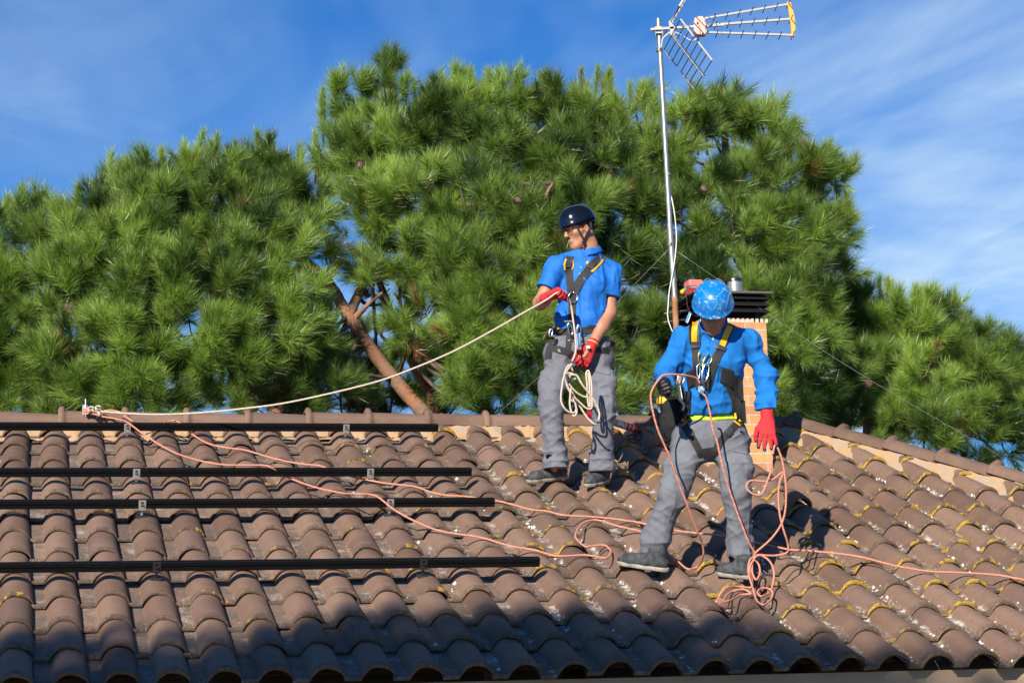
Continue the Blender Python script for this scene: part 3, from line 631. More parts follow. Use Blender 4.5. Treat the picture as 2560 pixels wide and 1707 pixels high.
# ------------------------------------------------------------------ sealant gun on the roof by the ridge
a, b = P(1520, 1050, 3.95), P(1592, 1073, 3.98); d = nrmz(b - a)
sg = empty('sealant_gun', b, 'sealant gun with a red and white cartridge lying by the ridge between the workers', 'sealant gun')
M_SG = mat('crimson_plastic', (.35, .012, .03), .4)
mb = MB(); mb.lathe([(.026, -.16), (.0265, -.12), (.0265, np.linalg.norm(b - a) - .01), (.021, np.linalg.norm(b - a))], a, d, 20); mb.build('cartridge', M_SG, sg, smooth=True, auto=.6)
mb = MB(); mb.lathe([(.0272, -.1), (.0272, np.linalg.norm(b - a) * .62)], a, d, 20); mb.build('cartridge_label', mat('pale_label', (.62, .62, .64), .5, noise=(34, 1.0, (.12, .10, .10))), sg, smooth=True, auto=.6)
for k in range(2):
    mb = MB(); h0 = np.linalg.norm(b - a) * (.70 + .12 * k); mb.lathe([(.0272, h0), (.0272, h0 + .007)], a, d, 20); mb.build('stripe', mat('pale_stripe', (.62, .55, .55), .5), sg, smooth=True, auto=.6)
c = b + d * .02
mb = MB(); mb.lathe([(.028, 0), (.028, .02), (.016, .035)], b, d, 16); mb.tube(spline([c, c + A([.01, -.02, -.05]), c + A([-.02, -.05, -.07]), c + A([-.08, -.09, -.075])]), .009, 8); mb.tube(spline([c, c + A([-.04, -.035, -.03]), c + A([-.12, -.09, -.055])]), .007, 8)
mb.build('handle', M_STEELBLK, sg, smooth=True, auto=.7)
mb = MB(); mb.tube([c, P(1650, 1093, 3.99), P(1672, 1101, 3.98)], .0035, 8); mb.build('push_rod', mat('grey_rod', (.25, .25, .26), .35, .9), sg)
mb = MB(); mb.tube([P(1673, 1106, 3.95), P(1690, 1105, 3.95)], .009, 10); mb.build('rod_end', mat('grey_green_plastic', (.2, .23, .2), .6), sg)
# dry twigs on the tiles
mb = MB(); mb.tube(ground_rope(spline(lay([(1530, 1145), (1544, 1153), (1551, 1146), (1558, 1131)], .012), 4), .004), [.002 + .0004 * (k % 5) for k in range(13)], 6)
origin(tag(mb.build('dry_twig', mat('pale_twig', (.42, .30, .18), .8), None, smooth=True), 'short dry twig lying on the tiles at the black helmeted worker\'s heel', 'twig'))
mb = MB(); mb.tube(ground_rope(spline(lay([(871, 1554), (884, 1567), (881, 1590), (878, 1600)], .01), 4), .002), .0022, 6)
origin(tag(mb.build('dry_twig', mat('dark_twig', (.05, .035, .025), .8), None, smooth=True), 'thin dark bent twig lying on a shaded tile below the lowest rail', 'twig'))

# ------------------------------------------------------------------ television antenna
M_GALV = mat('galvanised_tube', (.38, .38, .36), .42, .7, noise=(14, .6, (.36, .34, .3)), bump=(40, .1)); M_RUST = mat('rusty_tube', (.30, .105, .035), .75, .1, noise=(9, .9, (.42, .30, .2)), bump=(60, .4))
M_ALU = mat('weathered_aluminium', (.60, .57, .52), .5, .3); M_RODS = mat('dark_aluminium_rod', (.16, .145, .14), .45, .5)
AY = 3.52
def zt(x, y): return (1600 + x / 5.6, y / 5.6)
av = empty('television_antenna', P(1690, 860, AY), 'tall rusty mast carrying a three armed television antenna with a grid reflector', 'antenna')
mtop, mmid, mlow = P(1645.5, 48, AY), P(1677, 600, AY), P(1695, 900, AY)
joint = P(1672, 520, AY)
mb = MB(); mb.tube([P(1686.3, 742, AY), P(1698, 960, AY)], .0205, 16); mb.build('mast_foot', M_RUST, av, smooth=True, auto=.7)
mb = MB(); mb.tube([P(1674, 560, AY), P(1686.5, 746, AY)], .0200, 16); mb.build('mast_lower', M_GALV, av, smooth=True, auto=.7)
mb = MB(); mb.tube([mtop, P(1675, 570, AY)], .0172, 16); mb.build('mast_upper', M_GALV, av, smooth=True, auto=.7)
mb = MB()
for (u, v) in ((1648.5, 130), (1670.5, 440), (1675.3, 616), (1686, 704)):
    p = P(u, v, AY); mb = MB(); mb.lathe([(.0222, 0), (.0222, .022)], p, nrmz(mtop - mmid), 16); mb.build('mast_clamp', M_RODS, av, smooth=True, auto=.7)
RH = A([RW[0][0], RW[0][1], 0.]); RH /= np.linalg.norm(RH); FH = A([RW[2][0], RW[2][1], 0.]); FH /= np.linalg.norm(FH)
AY2 = AY - .03
def T(x, y): return P(*zt(x, y), AY2)
def bar(mb, a, b, hw, hh):
    a, b = A(a), A(b); d = (b - a) / 2; s_ = nrmz(np.cross(d, (0, 0, 1))); w_ = nrmz(np.cross(s_, d)); mb.box((a + b) / 2, d, s_ * hw, w_ * hh)
mb = MB(); bar(mb, T(150, 418), T(1180, 352), .012, .0085); bar(mb, T(920, 362), T(2115, 272), .010, .0075); mb.build('boom', M_ALU, av, bevel=.0015)
for a, b in ((T(905, 262), T(2085, 62)), (T(925, 458), T(2135, 497))):
    mb = MB(); bar(mb, a, b, .008, .0065); mb.build('director_arm', M_ALU, av, bevel=.001)
HL = .098
dh = nrmz(-FH + RH * .02)
for k in range(6): 
    for (x, y) in ((1043 + 174 * k, 243 - 29.3 * k), (1062 + 176 * k, 352 - 13.6 * k), (1078 + 177 * k, 467 + 6.6 * k)):
        c = T(x, y); mb = MB(); mb.tube([c - dh * HL, c + dh * HL], .0034, 6); mb.build('director_rod', M_RODS, av)
for (x, y) in ((2078, 62), (2112, 276), (2140, 500)): c = T(x, y); mb = MB(); mb.tube([c - dh * HL, c + dh * HL], .0034, 6); mb.build('director_rod', M_RODS, av)
mb = MB(); pts = [T(2078, 35), T(2105, 130), T(2132, 280), T(2144, 400), T(2140, 520)]
vs, fs = [], []
for i, p in enumerate(pts):
    wd = (.012, .016, .018, .016, .010)[i]
    for sx, sy in ((-1, -1), (1, -1), (1, 1), (-1, 1)): vs.append(p + RH * wd * sx + FH * .014 * sy)
for i in range(4):
    for k in range(4): fs.append((4 * i + k, 4 * i + (k + 1) % 4, 4 * i + 4 + (k + 1) % 4, 4 * i + 4 + k))
fs += [(3, 2, 1, 0), (16, 17, 18, 19)]; mb.add(vs, fs); mb.build('end_bracket', mat('amber_plastic', (.78, .36, .045), .5), av, bevel=.003)
mb = MB(); c0 = T(838, 375); up = A([0, 0, 1.])
shape = [(-78, 115), (-92, 30), (-98, -90), (-75, -140), (60, -148), (92, -120), (95, -20), (85, 60), (65, 130), (0, 140)]
sc = 1 / 5.6 * mpp(AY2)
vs = [c0 + RH * x * sc + up * y * sc + FH * f for f in (-.032, .032) for x, y in shape]; n_ = len(shape)
mb.add(vs, [tuple(range(n_)), tuple(range(2 * n_ - 1, n_ - 1, -1))] + [(k, n_ + k, n_ + (k + 1) % n_, (k + 1) % n_) for k in range(n_)])
mb.build('dipole_box', mat('faded_pink_plastic', (.72, .40, .33), .5), av, bevel=.006)
mb = MB(); 
for (x, y) in ((905, 320), (912, 425), (798, 340)): c = T(x, y) - FH * .038; mb.box(c, RH * .004 + up * .007, FH * .006, up * .002 - RH * .002)
mb.tube([T(830, 380) - FH * .033, T(838, 500) - FH * .033], .0022, 6); mb.build('box_clip', mat('dark_red_plastic', (.3, .06, .05), .5), av)
mb = MB(); mb.lathe([(.010, 0), (.008, .02)], T(808, 540) + up * .004, -up, 10); mb.build('cable_gland', M_STEELBLK, av)
def reflector(s0, s1, ts, near, far, rails):
    mb = MB(); a, b = T(*s0), T(*s1); bar(mb, a, b, .009, .0075); sp = mb
    o = sp.build('reflector_spine', M_ALU, av)
    L = .34; ends = []
    for t in ts:
        c = a + (b - a) * t; dd = nrmz(-FH + RH * .10); e0, e1 = c + dd * L, c - dd * L; mb = MB(); mb.tube([e0, e1], .0036, 6); ends.append((e0, e1)); mb.build('reflector_rod', M_RODS, o)
    for i0, i1 in rails:
        for side in (0, 1): mb = MB(); mb.tube([ends[i0][side], ends[i1][side]], .0068 if side == 0 else .0058, 8); mb.build('reflector_rail', M_ALU, o)
reflector((440, 478), (905, 1082), [.02, .15, .28, .41, .54, .67, .80, .95], 0, 0, [(0, 3), (4, 7)])
reflector((420, 335), (735, -180), [.04, .17, .30, .43, .56, .69, .82, .95], 0, 0, [(0, 3), (4, 7)])
mb = MB(); bar(mb, T(430, 300), T(450, 500), .012, .014); mb.build('reflector_hinge', M_ALU, av)
mb = MB(); p = P(1645.6, 74, AY - .005); mb.box(p, RH * .026, FH * .028, up * .012); mb.box(p - up * .032 + RH * .004, RH * .028, FH * .03, up * .006)
for sx in (-.022, .024): mb.tube([p + RH * sx - FH * .033 + up * .01, p + RH * sx - FH * .033 - up * .06], .003, 6)
mb.build('mast_bracket', M_GALV, av, bevel=.002)
# white coaxial cable
cbl = [T(805, 535), T(760, 568), T(700, 565), T(620, 520), T(520, 465), T(430, 455), T(350, 510), T(308, 590)] + [P(u, v, AY + .035) for u, v in ((1655, 160), (1660, 250), (1668, 400), (1674.5, 470))] + [P(u, v, AY - .03) for u, v in ((1684, 520), (1689, 560), (1691, 600), (1688, 640), (1682, 680), (1673, 730), (1670, 770), (1669, 785), (1672, 805), (1682, 830), (1688, 838), (1694, 870))]
mb = MB(); mb.tube(spline(cbl, 6), .0038, 8); mb.build('cable', mat('white_cable', (.72, .68, .62), .5), av, smooth=True)
mb = MB()
for v, u0, u1 in ((781, 1661, 1706), (803, 1659, 1700)):
    mb = MB(); mb.tube([P(u0, v + 3, AY - .03), P(u1, v - 4, AY + .04), P(u1 + 40, v - 2, CHY + .2)], .0055, 8); mb.build('wall_bracket', M_RODS, av, smooth=True)
# guy wires
M_WIRE = mat('galvanised_wire', (.28, .28, .28), .4, .6)
def wire(pts, label):
    mb = MB(); mb.tube(spline(pts, 8), .0015, 6); return origin(tag(mb.build('guy_wire', M_WIRE, None, smooth=True), label, 'wire', 'guy wires of the antenna mast'))
ga = P(1677, 618, AY)
e = hd0 + (hd1 - hd0) * .44
wire([ga, ga * .5 + P(2505, 1142, 3.0) * .5 - A([0, 0, .05]), P(2505, 1142, 3.0)], 'thin guy wire from the mast down to the right hip of the roof')
wire([ga, ga * .5 + P(1248, 1031, 4.38) * .5 - A([0, 0, .03]), P(1248, 1031, 4.38)], 'thin guy wire from the mast down to the ridge behind the black helmeted worker')
# ------------------------------------------------------------------ ground
mb = MB(); g = 24
mb.add([(-900 + 1800 * i / g, -900 + 1800 * j / g, -3.6) for j in range(g + 1) for i in range(g + 1)], [(j * (g + 1) + i, j * (g + 1) + i + 1, (j + 1) * (g + 1) + i + 1, (j + 1) * (g + 1) + i) for j in range(g) for i in range(g)])
tag(mb.build('ground', mat('dry_grass_ground', (.10, .095, .045), .95, noise=(.6, .8, (.19, .15, .09)), bump=(9, .5))), kind='structure')

# ------------------------------------------------------------------ pine trees
def needle_material():
    m = bpy.data.materials.new('pine_needles'); m.use_nodes = True; t = m.node_tree; t.nodes.clear(); L = t.links.new
    o = N(t, 'ShaderNodeOutputMaterial'); at = N(t, 'ShaderNodeAttribute'); at.attribute_name = 'needle_colour'
    b = N(t, 'ShaderNodeBsdfPrincipled'); L(at.outputs['Color'], b.inputs['Base Color']); b.inputs['Roughness'].default_value = .34; b.inputs['Specular IOR Level'].default_value = .55
    tr_ = N(t, 'ShaderNodeBsdfTranslucent'); mu = N(t, 'ShaderNodeMix', data_type='RGBA', blend_type='MULTIPLY'); mu.inputs[0].default_value = 1; L(at.outputs['Color'], mu.inputs[6]); mu.inputs[7].default_value = (1.5, 1.7, .5, 1); L(mu.outputs[2], tr_.inputs[0])
    mx_ = N(t, 'ShaderNodeMixShader'); mx_.inputs[0].default_value = .14; L(b.outputs[0], mx_.inputs[1]); L(tr_.outputs[0], mx_.inputs[2]); L(mx_.outputs[0], o.inputs[0])
    return m
M_NEEDLE = needle_material()
M_BARK = mat('pine_bark', (.34, .15, .07), .9, noise=(7, 1.0, (.17, .125, .10)), bump=(26, 1.0, 6))
M_LIMB = mat('shade_toned_limb_bark', (.13, .085, .06), .9, noise=(9, 1.0, (.08, .06, .05)), bump=(30, .8, 5)); M_TWIG = mat('pine_twig', (.20, .135, .09), .85); M_DEAD = mat('dead_twig', (.24, .20, .17), .85)  # limb bark coloured darker than trunk bark to stand for branches in shade
M_CONE = mat('pine_cone', (.17, .10, .065), .75, noise=(60, .8, (.34, .24, .17)))
def Dp(u, v, Y): return P(u * 1.08844, v * 1.08844, Y)
def sph(n, lo=-1.0):
    z = rng.uniform(lo, 1, n); a = rng.uniform(0, 2 * math.pi, n); r = np.sqrt(1 - z * z); return np.c_[r * np.cos(a), r * np.sin(a), z]
def unit(a): return a / np.maximum(np.linalg.norm(a, axis=1, keepdims=True), 1e-9)
def tufts_mesh(name, B, D, L, K, nl, parent, hue, wid=.0017):
    """needles round shoots: base points B, axes D, shoot lengths L; K needles per shoot of length nl"""
    n = len(B); idx = np.repeat(np.arange(n), K); m = len(idx)
    t = rng.random(m) ** .62
    org = B[idx] + D[idx] * (L[idx] * t)[:, None]
    rnd = rng.normal(0, 1, (m, 3)); perp = unit(rnd - (rnd * D[idx]).sum(1, keepdims=True) * D[idx])
    th = np.radians(66 - 44 * t + rng.normal(0, 11, m))
    d = D[idx] * np.cos(th)[:, None] + perp * np.sin(th)[:, None]
    ln = nl[idx] * rng.uniform(.75, 1.15, m)
    d[:, 2] += .05; d = unit(d)
    tip = org + d * ln[:, None]; tip[:, 2] -= .10 * ln * (1 - np.abs(d[:, 2]))
    wv = unit(np.cross(d, rng.normal(0, 1, (m, 3)))) * (wid * rng.uniform(.8, 1.25, m))[:, None]
    V = np.empty((m, 3, 3), np.float32); V[:, 0] = org - wv; V[:, 1] = org + wv; V[:, 2] = tip
    me = mesh_np(name, V.reshape(-1, 3), np.arange(m * 3).reshape(m, 3), False)
    h = hue[idx]; j = rng.normal(0, .12, m)
    a, c = A([.016, .048, .008]), A([.290, .425, .072])
    col = a + (c - a) * np.clip(h + j, 0, 1)[:, None]
    dry = (rng.random(m) < .010) | (rng.random(n) < .012)[idx]; col[dry] = A([.22, .12, .045])
    cc = np.ones((m, 3, 4), np.float32); cc[:, :, :3] = col[:, None, :]
    ca = me.color_attributes.new('needle_colour', 'FLOAT_COLOR', 'POINT'); ca.data.foreach_set('color', cc.ravel())
    return link(name, me, M_NEEDLE, parent)
def bez(a, b, c, n):
    t = np.linspace(0, 1, n)[:, None]; return (1 - t) ** 2 * a + 2 * t * (1 - t) * b + t * t * c
def pine(label, trunks, clumps, spikes, K=120, per=19, back=1.0, cones=()):
    """trunks: list of (points, radii); clumps: (u, v, Y, r) in photo display units and metres; spikes: single upright shoots"""
    base = trunks[0][0][0]
    t = empty('pine_tree', base, label, 'tree', 'pine trees behind the roof')
    mb = MB(); allp = []
    for pts, rad in trunks:
        sp = spline(pts, 8); rr = np.interp(np.linspace(0, 1, len(sp)), np.linspace(0, 1, len(rad)), rad)
        rr = rr * (1 + .10 * np.sin(np.arange(len(sp)) * 2.3) * rng.random(len(sp)))
        mb.tube(sp, rr, 12); allp += list(zip(sp, rr))
    tp = A([p for p, r in allp])
    mb.build('trunk', M_BARK, t, smooth=True)
    lim = MB(); tw = lim; dead = lim
    B, D, L, H, NL = [], [], [], [], []
    ctr = A([Dp(u, v, Y) for u, v, Y, r in clumps]).mean(0)
    for (u, v, Y, r) in clumps:
        deep = Y > ctr[1] + .55; r = r if deep else r * .74
        c = Dp(u, v, Y)
        dd = np.linalg.norm(tp - c, axis=1) + 1.2 * np.maximum(tp[:, 2] - c[2] + .3, 0) * 2; s_ = tp[np.argmin(dd)]
        if v > 780: dd = np.linalg.norm(tp - c, axis=1) + 1.5 * np.maximum(c[2] + .55 - tp[:, 2], 0); s_ = tp[np.argmin(dd)]
        path = bez(s_, (s_ + c) / 2 + A([rng.normal(0, .1), rng.normal(0, .1), -.18]), c + A([0, .1, -.1]), 9)
        lim.tube(path, np.linspace(.020, .009, 9), 7)
        n = int((per * .6 if deep else per * 1.3) * (r / .5) ** 2)
        dirs = sph(n, -.8); far = dirs[:, 1] > .35; dirs[far, 1] *= -np.where(rng.random(far.sum()) < .7, 1, -1)
        rad = r * (1 - .45 * rng.random(n) ** 1.8) * (1 + .15 * np.sin(dirs[:, 0] * 5 + u) * np.sin(dirs[:, 2] * 6 + v))
        node = c + dirs * rad[:, None] * A([1, 1, .92]); nax = unit(dirs * .8 + A([0, -.05, .55]) + rng.normal(0, .18, (n, 3)))
        ch = rng.normal(.44, .18)
        for k in range(n):
            ns = rng.integers(5, 9); ax = unit(nax[k] * .8 + A([0, -.05, .45]) + sph(ns) * rng.uniform(.6, .95)); ax[0] = unit(nax[k:k+1] + A([0, 0, .4]))[0]
            ln = rng.uniform(.11, .25, ns); B.append(np.repeat((node[k] - nax[k] * .10)[None], ns, 0)); D.append(ax); L.append(ln)
            H.append(np.clip(rng.normal(ch, .16) + rng.normal(0, .08, ns), 0, 1)); NL.append(np.full(ns, rng.uniform(.125, .175)))
            if k % 2 == 0:
                q = node[k] - nax[k] * .12; w = c + (q - c) * rng.uniform(.1, .4)
                tw.tube(bez(w, (w + q) / 2 + A([0, 0, -.05]), q + nax[k] * .10, 5), np.linspace(.0085, .005, 5), 5)
        for k in range(int(rng.random() < .2)):
            q = c + sph(1)[0] * r * .8 + A([0, -r * .3, -r * .3]); e = q + rng.normal(0, .22, 3) + A([0, -.06, .05]); lim.cur = 1; dead.tube(bez(q, (q + e) / 2 + rng.normal(0, .05, 3), e, 6), np.linspace(.0065, .0022, 6), 5); lim.cur = 0
    for (u, v, Y, h) in spikes:
        tip = Dp(u, v, Y); m = max(3, int(h / .11))
        low = tip - A([rng.normal(0, .05), 0, h + .1]); tw.tube([low, (low + tip) / 2 + rng.normal(0, .015, 3), tip - A([0, 0, .1])], [.012, .010, .006], 6)
        for q in range(2 if h > .45 else 1):
            off_ = A([rng.normal(0, .07), rng.normal(0, .05), -rng.random() * .12]) * q; ax = unit(rng.normal(0, .10, (1, 3)) + A([0, -.05, 1.0]))
            B.append(np.repeat(tip[None] + off_ - ax * h * .85, 4, 0)); D.append(np.repeat(ax, 4, 0)); L.append(np.full(4, h * .72)); H.append(np.full(4, rng.uniform(.45, .95))); NL.append(np.full(4, rng.uniform(.10, .135)))
    B, D, L, H, NL = np.vstack(B), np.vstack(D), np.concatenate(L), np.concatenate(H), np.concatenate(NL)
    lim.build('limbs', [M_LIMB, M_DEAD], t, smooth=True)
    tufts_mesh('crown', B, D, L, K, NL, t, H)
    for (u, v, Y) in cones:
        c = Dp(u, v, Y); cm = MB(); ax = nrmz(A([rng.normal(0, .3), -.5, -.6]))
        uu = nrmz(np.cross(ax, (1, 0, .2))); ww = np.cross(ax, uu)
        cm.lathe([(.004, -.035), (.022, -.03), (.029, -.01), (.025, .015), (.012, .035)], c, ax, 10)
        for k in range(64):
            a = k * 2.39996; h = -.034 + .07 * k / 64; rr = .033 * math.sqrt(max(0, 1 - ((h + .008) / .044) ** 2)) + .004
            o_ = c + ax * h + rr * (math.cos(a) * uu + math.sin(a) * ww); out = nrmz(o_ - c - ax * h)
            tg = np.cross(ax, out); cm.add([o_ - out * .014 - tg * .006, o_ - out * .014 + tg * .006, o_ + tg * .0065 + ax * .002, o_ + out * .004 + ax * .005, o_ - tg * .0065 + ax * .002], [(0, 1, 2, 3, 4)])
        cm.build('pine_cone', M_CONE, t)
    return t
G = -3.6
def gp(x, y): return A([x, y, G])
# left pine: its bare leaning trunk shows behind the ridge
c1 = [(u_, v_ + (26 if v_ < 500 else 0), Y_, r_) for u_, v_, Y_, r_ in [(55, 520, 8.2, .42), (150, 560, 7.8, .55), (60, 640, 7.6, .62), (40, 800, 7.6, .60), (180, 700, 7.2, .62), (290, 480, 7.8, .58), (400, 430, 8.0, .62), (250, 600, 7.2, .6), (510, 400, 8.0, .60), (600, 400, 8.2, .52), (380, 540, 7.4, .66), (510, 520, 7.5, .62), (640, 470, 8.0, .52), (330, 680, 7.0, .62), (470, 650, 7.0, .62), (600, 600, 7.3, .60), (700, 560, 7.7, .50), (180, 830, 7.2, .58), (310, 810, 6.9, .56), (450, 790, 6.9, .56), (590, 740, 7.0, .56), (670, 690, 7.4, .42), (120, 890, 7.6, .42), (250, 900, 7.1, .44), (400, 895, 7.0, .44), (540, 870, 7.0, .46), (660, 820, 7.3, .46), (640, 900, 7.4, .40), (720, 905, 7.4, .46), (790, 925, 8.6, .45), (700, 800, 7.6, .48), (560, 930, 7.0, .4), (340, 930, 6.9, .4), (160, 930, 7.3, .4), (20, 920, 7.6, .45), (-80, 620, 7.8, .7), (-80, 800, 7.6, .7), (690, 440, 8.3, .34),
      (130, 640, 9.0, .7), (330, 600, 9.2, .8), (520, 560, 9.2, .8), (640, 640, 8.9, .55), (250, 790, 8.9, .7), (470, 760, 9.0, .75), (80, 780, 9.0, .6), (930, 800, 9.4, .42), (985, 880, 9.4, .46), (715, 800, 9.2, .46), (870, 875, 9.4, .40), (690, 880, 9.3, .5), (470, 630, 8.7, .6), (840, 640, 9.3, .30), (900, 660, 9.0, .34), (60, 930, 8.6, .5), (1960, 960, 8.8, .4)]]
sp1 = [(50, 425, 8.1, .42), (85, 445, 8.1, .35), (20, 450, 8.2, .35), (255, 345, 7.9, .45), (290, 360, 7.9, .4), (330, 350, 7.9, .45), (370, 335, 8, .4), (425, 318, 8, .45), (470, 292, 8, .5), (500, 300, 8, .5), (540, 318, 8, .45), (592, 290, 8.1, .6), (620, 315, 8.1, .5), (655, 350, 8.1, .4), (690, 320, 8.2, .6), (180, 420, 7.9, .4), (215, 415, 7.9, .35), (140, 465, 7.9, .4)]
tr1 = Dp(985, 965, 7.9); tr2 = Dp(880, 840, 7.9); tr3 = Dp(800, 725, 7.8); tr4 = Dp(745, 640, 7.9); tr5 = Dp(640, 560, 8.1); tr6 = Dp(480, 470, 8.2)
pine('big dense pine with a bare orange leaning trunk, at the left edge of the view', [([gp(tr1[0] + .75, 7.9), gp(tr1[0] + .70, 7.9) + A([0, 0, 2.6]), tr1 + A([.12, 0, -.25]), tr1, tr2, tr3, tr4, tr5, tr6], [.12, .10, .076, .068, .060, .055, .050, .042, .03]),
      ([tr3, Dp(840, 640, 8.0), Dp(850, 590, 8.2)], [.05, .035, .02]), ([Dp(810, 735, 7.8), Dp(845, 700, 7.7), Dp(878, 672, 7.6)], [.032, .02, .012]), ([tr5, Dp(330, 640, 8.0), Dp(180, 700, 8.0), Dp(40, 720, 8)], [.06, .05, .04, .02])], c1, sp1)
# tall middle pine
c2 = [(u_, v_ + (22 if v_ < 300 else 0), Y_, r_) for u_, v_, Y_, r_ in [(800, 265, 8.8, .44), (825, 380, 8.4, .52), (900, 250, 8.7, .56), (880, 370, 8.2, .60), (1000, 330, 8.1, .62), (1060, 250, 8.4, .56), (1150, 250, 8.4, .52), (1120, 370, 7.9, .62), (1250, 270, 8.4, .52), (1340, 250, 8.5, .56), (1230, 390, 7.9, .6), (1360, 370, 8.0, .60), (1440, 260, 8.5, .50), (1470, 370, 8.2, .52), (850, 500, 8.1, .54), (960, 470, 7.7, .60), (1080, 500, 7.5, .60), (1200, 520, 7.5, .60), (1330, 500, 7.6, .58), (1440, 500, 7.9, .54), (920, 610, 7.7, .52), (1030, 620, 7.4, .58), (1150, 640, 7.2, .56), (1280, 640, 7.4, .52), (1400, 640, 7.7, .52), (960, 740, 7.6, .46), (1070, 760, 7.2, .50), (1190, 770, 7.1, .50), (1320, 780, 7.4, .48), (1100, 870, 7.1, .40), (1200, 890, 7.1, .38), (1340, 890, 7.4, .42), (1440, 800, 7.7, .46), (1460, 900, 7.8, .36), (1075, 850, 7.4, .36), (900, 925, 8.9, .45), (1030, 930, 8.9, .4), (1150, 930, 7.2, .36), (1280, 930, 7.4, .4), (1390, 930, 7.6, .4),
      (900, 420, 9.4, .75), (1080, 420, 9.5, .85), (1280, 420, 9.5, .85), (1420, 450, 9.4, .7), (1000, 580, 9.2, .7), (1180, 600, 9.2, .8), (1340, 640, 9.2, .75), (1120, 760, 9.0, .6), (1290, 790, 9.0, .6), (900, 700, 9.0, .3)]]
sp2 = [(740, 195, 8.8, .5), (765, 165, 8.8, .65), (800, 215, 8.7, .5), (835, 240, 8.6, .4), (870, 165, 8.7, .55), (900, 150, 8.7, .6), (935, 155, 8.7, .6), (965, 205, 8.6, .4), (1015, 152, 8.5, .6), (1040, 185, 8.4, .5), (1080, 150, 8.4, .55), (1120, 150, 8.4, .55), (1150, 150, 8.4, .55), (1185, 200, 8.4, .4), (1240, 160, 8.4, .55), (1285, 185, 8.4, .45), (1335, 148, 8.5, .6), (1375, 145, 8.5, .55), (1400, 150, 8.5, .55), (1445, 185, 8.5, .45), (1480, 185, 8.5, .45), (725, 300, 8.7, .4)]
m1 = Dp(1280, 960, 8.6)
pine('tallest pine in the middle with spiky bright green crown, behind the black helmeted worker', [([gp(m1[0] + .1, 8.7), m1, Dp(1235, 760, 8.6), Dp(1180, 600, 8.6), Dp(1150, 430, 8.7), Dp(1130, 290, 8.7)], [.2, .15, .12, .09, .06, .03]),
      ([Dp(1235, 770, 8.6), Dp(1090, 690, 8.3), Dp(930, 480, 8.2), Dp(830, 370, 8.25), Dp(795, 310, 8.4)], [.08, .06, .035, .022, .014]), ([Dp(1000, 960, 8.3), Dp(985, 900, 8.2), Dp(945, 830, 8.0), Dp(940, 790, 8.0)], [.05, .045, .035, .02]), ([Dp(1200, 660, 8.6), Dp(1350, 560, 8.4), Dp(1400, 400, 8.4)], [.06, .045, .02]), ([Dp(1262, 480, 7.4), Dp(1255, 450, 7.3), Dp(1270, 420, 7.35)], [.018, .015, .01])], c2, sp2, cones=[(826, 379, 7.62), (1190, 460, 7.0)])
# right pine behind the mast and chimney
c3 = [(1560, 300, 8.4, .50), (1650, 290, 8.6, .52), (1740, 310, 8.6, .50), (1600, 420, 8.1, .56), (1720, 430, 8.1, .58), (1830, 420, 8.3, .52), (1890, 400, 8.5, .40), (1570, 540, 7.9, .54), (1690, 560, 7.8, .58), (1800, 550, 7.9, .58), (1895, 520, 8.3, .44), (1600, 660, 7.6, .52), (1720, 680, 7.6, .56), (1830, 670, 7.8, .54), (1890, 620, 8.2, .40), (1540, 780, 7.6, .50), (1660, 790, 7.4, .5), (1780, 790, 7.5, .52), (1860, 760, 7.7, .46), (1500, 880, 7.7, .42), (1610, 890, 7.5, .42), (1730, 900, 7.4, .44), (1830, 880, 7.6, .44), (1500, 620, 8.1, .44), (1510, 450, 8.3, .42), (1880, 900, 8.2, .46), (1900, 840, 8.4, .5), (1940, 930, 8.6, .42), (1800, 930, 7.8, .4), (1680, 930, 7.5, .4),
      (1620, 480, 9.2, .75), (1760, 500, 9.2, .75), (1680, 650, 9.1, .75), (1800, 680, 9.0, .6), (1600, 780, 9.0, .6), (1760, 820, 8.9, .6)]
sp3 = [(1590, 215, 8.4, .5), (1620, 205, 8.5, .55), (1655, 215, 8.5, .5), (1690, 215, 8.6, .5), (1735, 220, 8.6, .55), (1775, 250, 8.6, .45), (1800, 320, 8.5, .45), (1545, 250, 8.4, .4), (1880, 345, 8.5, .4), (1915, 338, 8.5, .45), (1945, 440, 8.5, .35), (1935, 560, 8.4, .3), (1850, 355, 8.4, .35)]
m2 = Dp(1790, 965, 8.5)
pine('rounded pine with pale shoots, behind the mast and the chimney', [([gp(m2[0], 8.6), m2, Dp(1760, 800, 8.5), Dp(1720, 600, 8.5), Dp(1680, 420, 8.5), Dp(1660, 300, 8.6)], [.2, .15, .12, .09, .06, .02]), ([Dp(1745, 720, 8.5), Dp(1850, 560, 8.4), Dp(1890, 430, 8.5)], [.07, .05, .02])], c3, sp3, cones=[(1617, 434, 7.45)])
# lower pine on the far right
c4 = [(u_, v_ + 22, Y_, r_) for u_, v_, Y_, r_ in [(1990, 720, 9.0, .50), (2070, 760, 8.8, .56), (2150, 790, 8.8, .54), (2010, 830, 8.6, .40), (2110, 860, 8.5, .52), (2220, 830, 8.8, .54), (2290, 850, 9.0, .48), (2350, 890, 9.2, .46), (2180, 930, 8.4, .48), (2280, 940, 8.7, .46), (2090, 950, 8.4, .40), (2220, 1000, 8.4, .38), (2300, 990, 8.8, .36), (2030, 930, 8.8, .26), (1945, 700, 9.1, .40), (2410, 950, 9.2, .6), (1930, 820, 9.0, .5), (2330, 840, 9.1, .5), (2250, 800, 9.0, .5), (2170, 760, 8.9, .5), (2060, 700, 8.9, .5), (2130, 980, 8.3, .4), (2030, 990, 8.5, .35), (2340, 940, 9.0, .5), (1960, 780, 8.9, .5), (2200, 960, 9.6, .6), (2080, 880, 9.7, .5), (2100, 800, 9.8, .6), (2220, 880, 9.8, .6), (2150, 700, 9.2, .36)]]
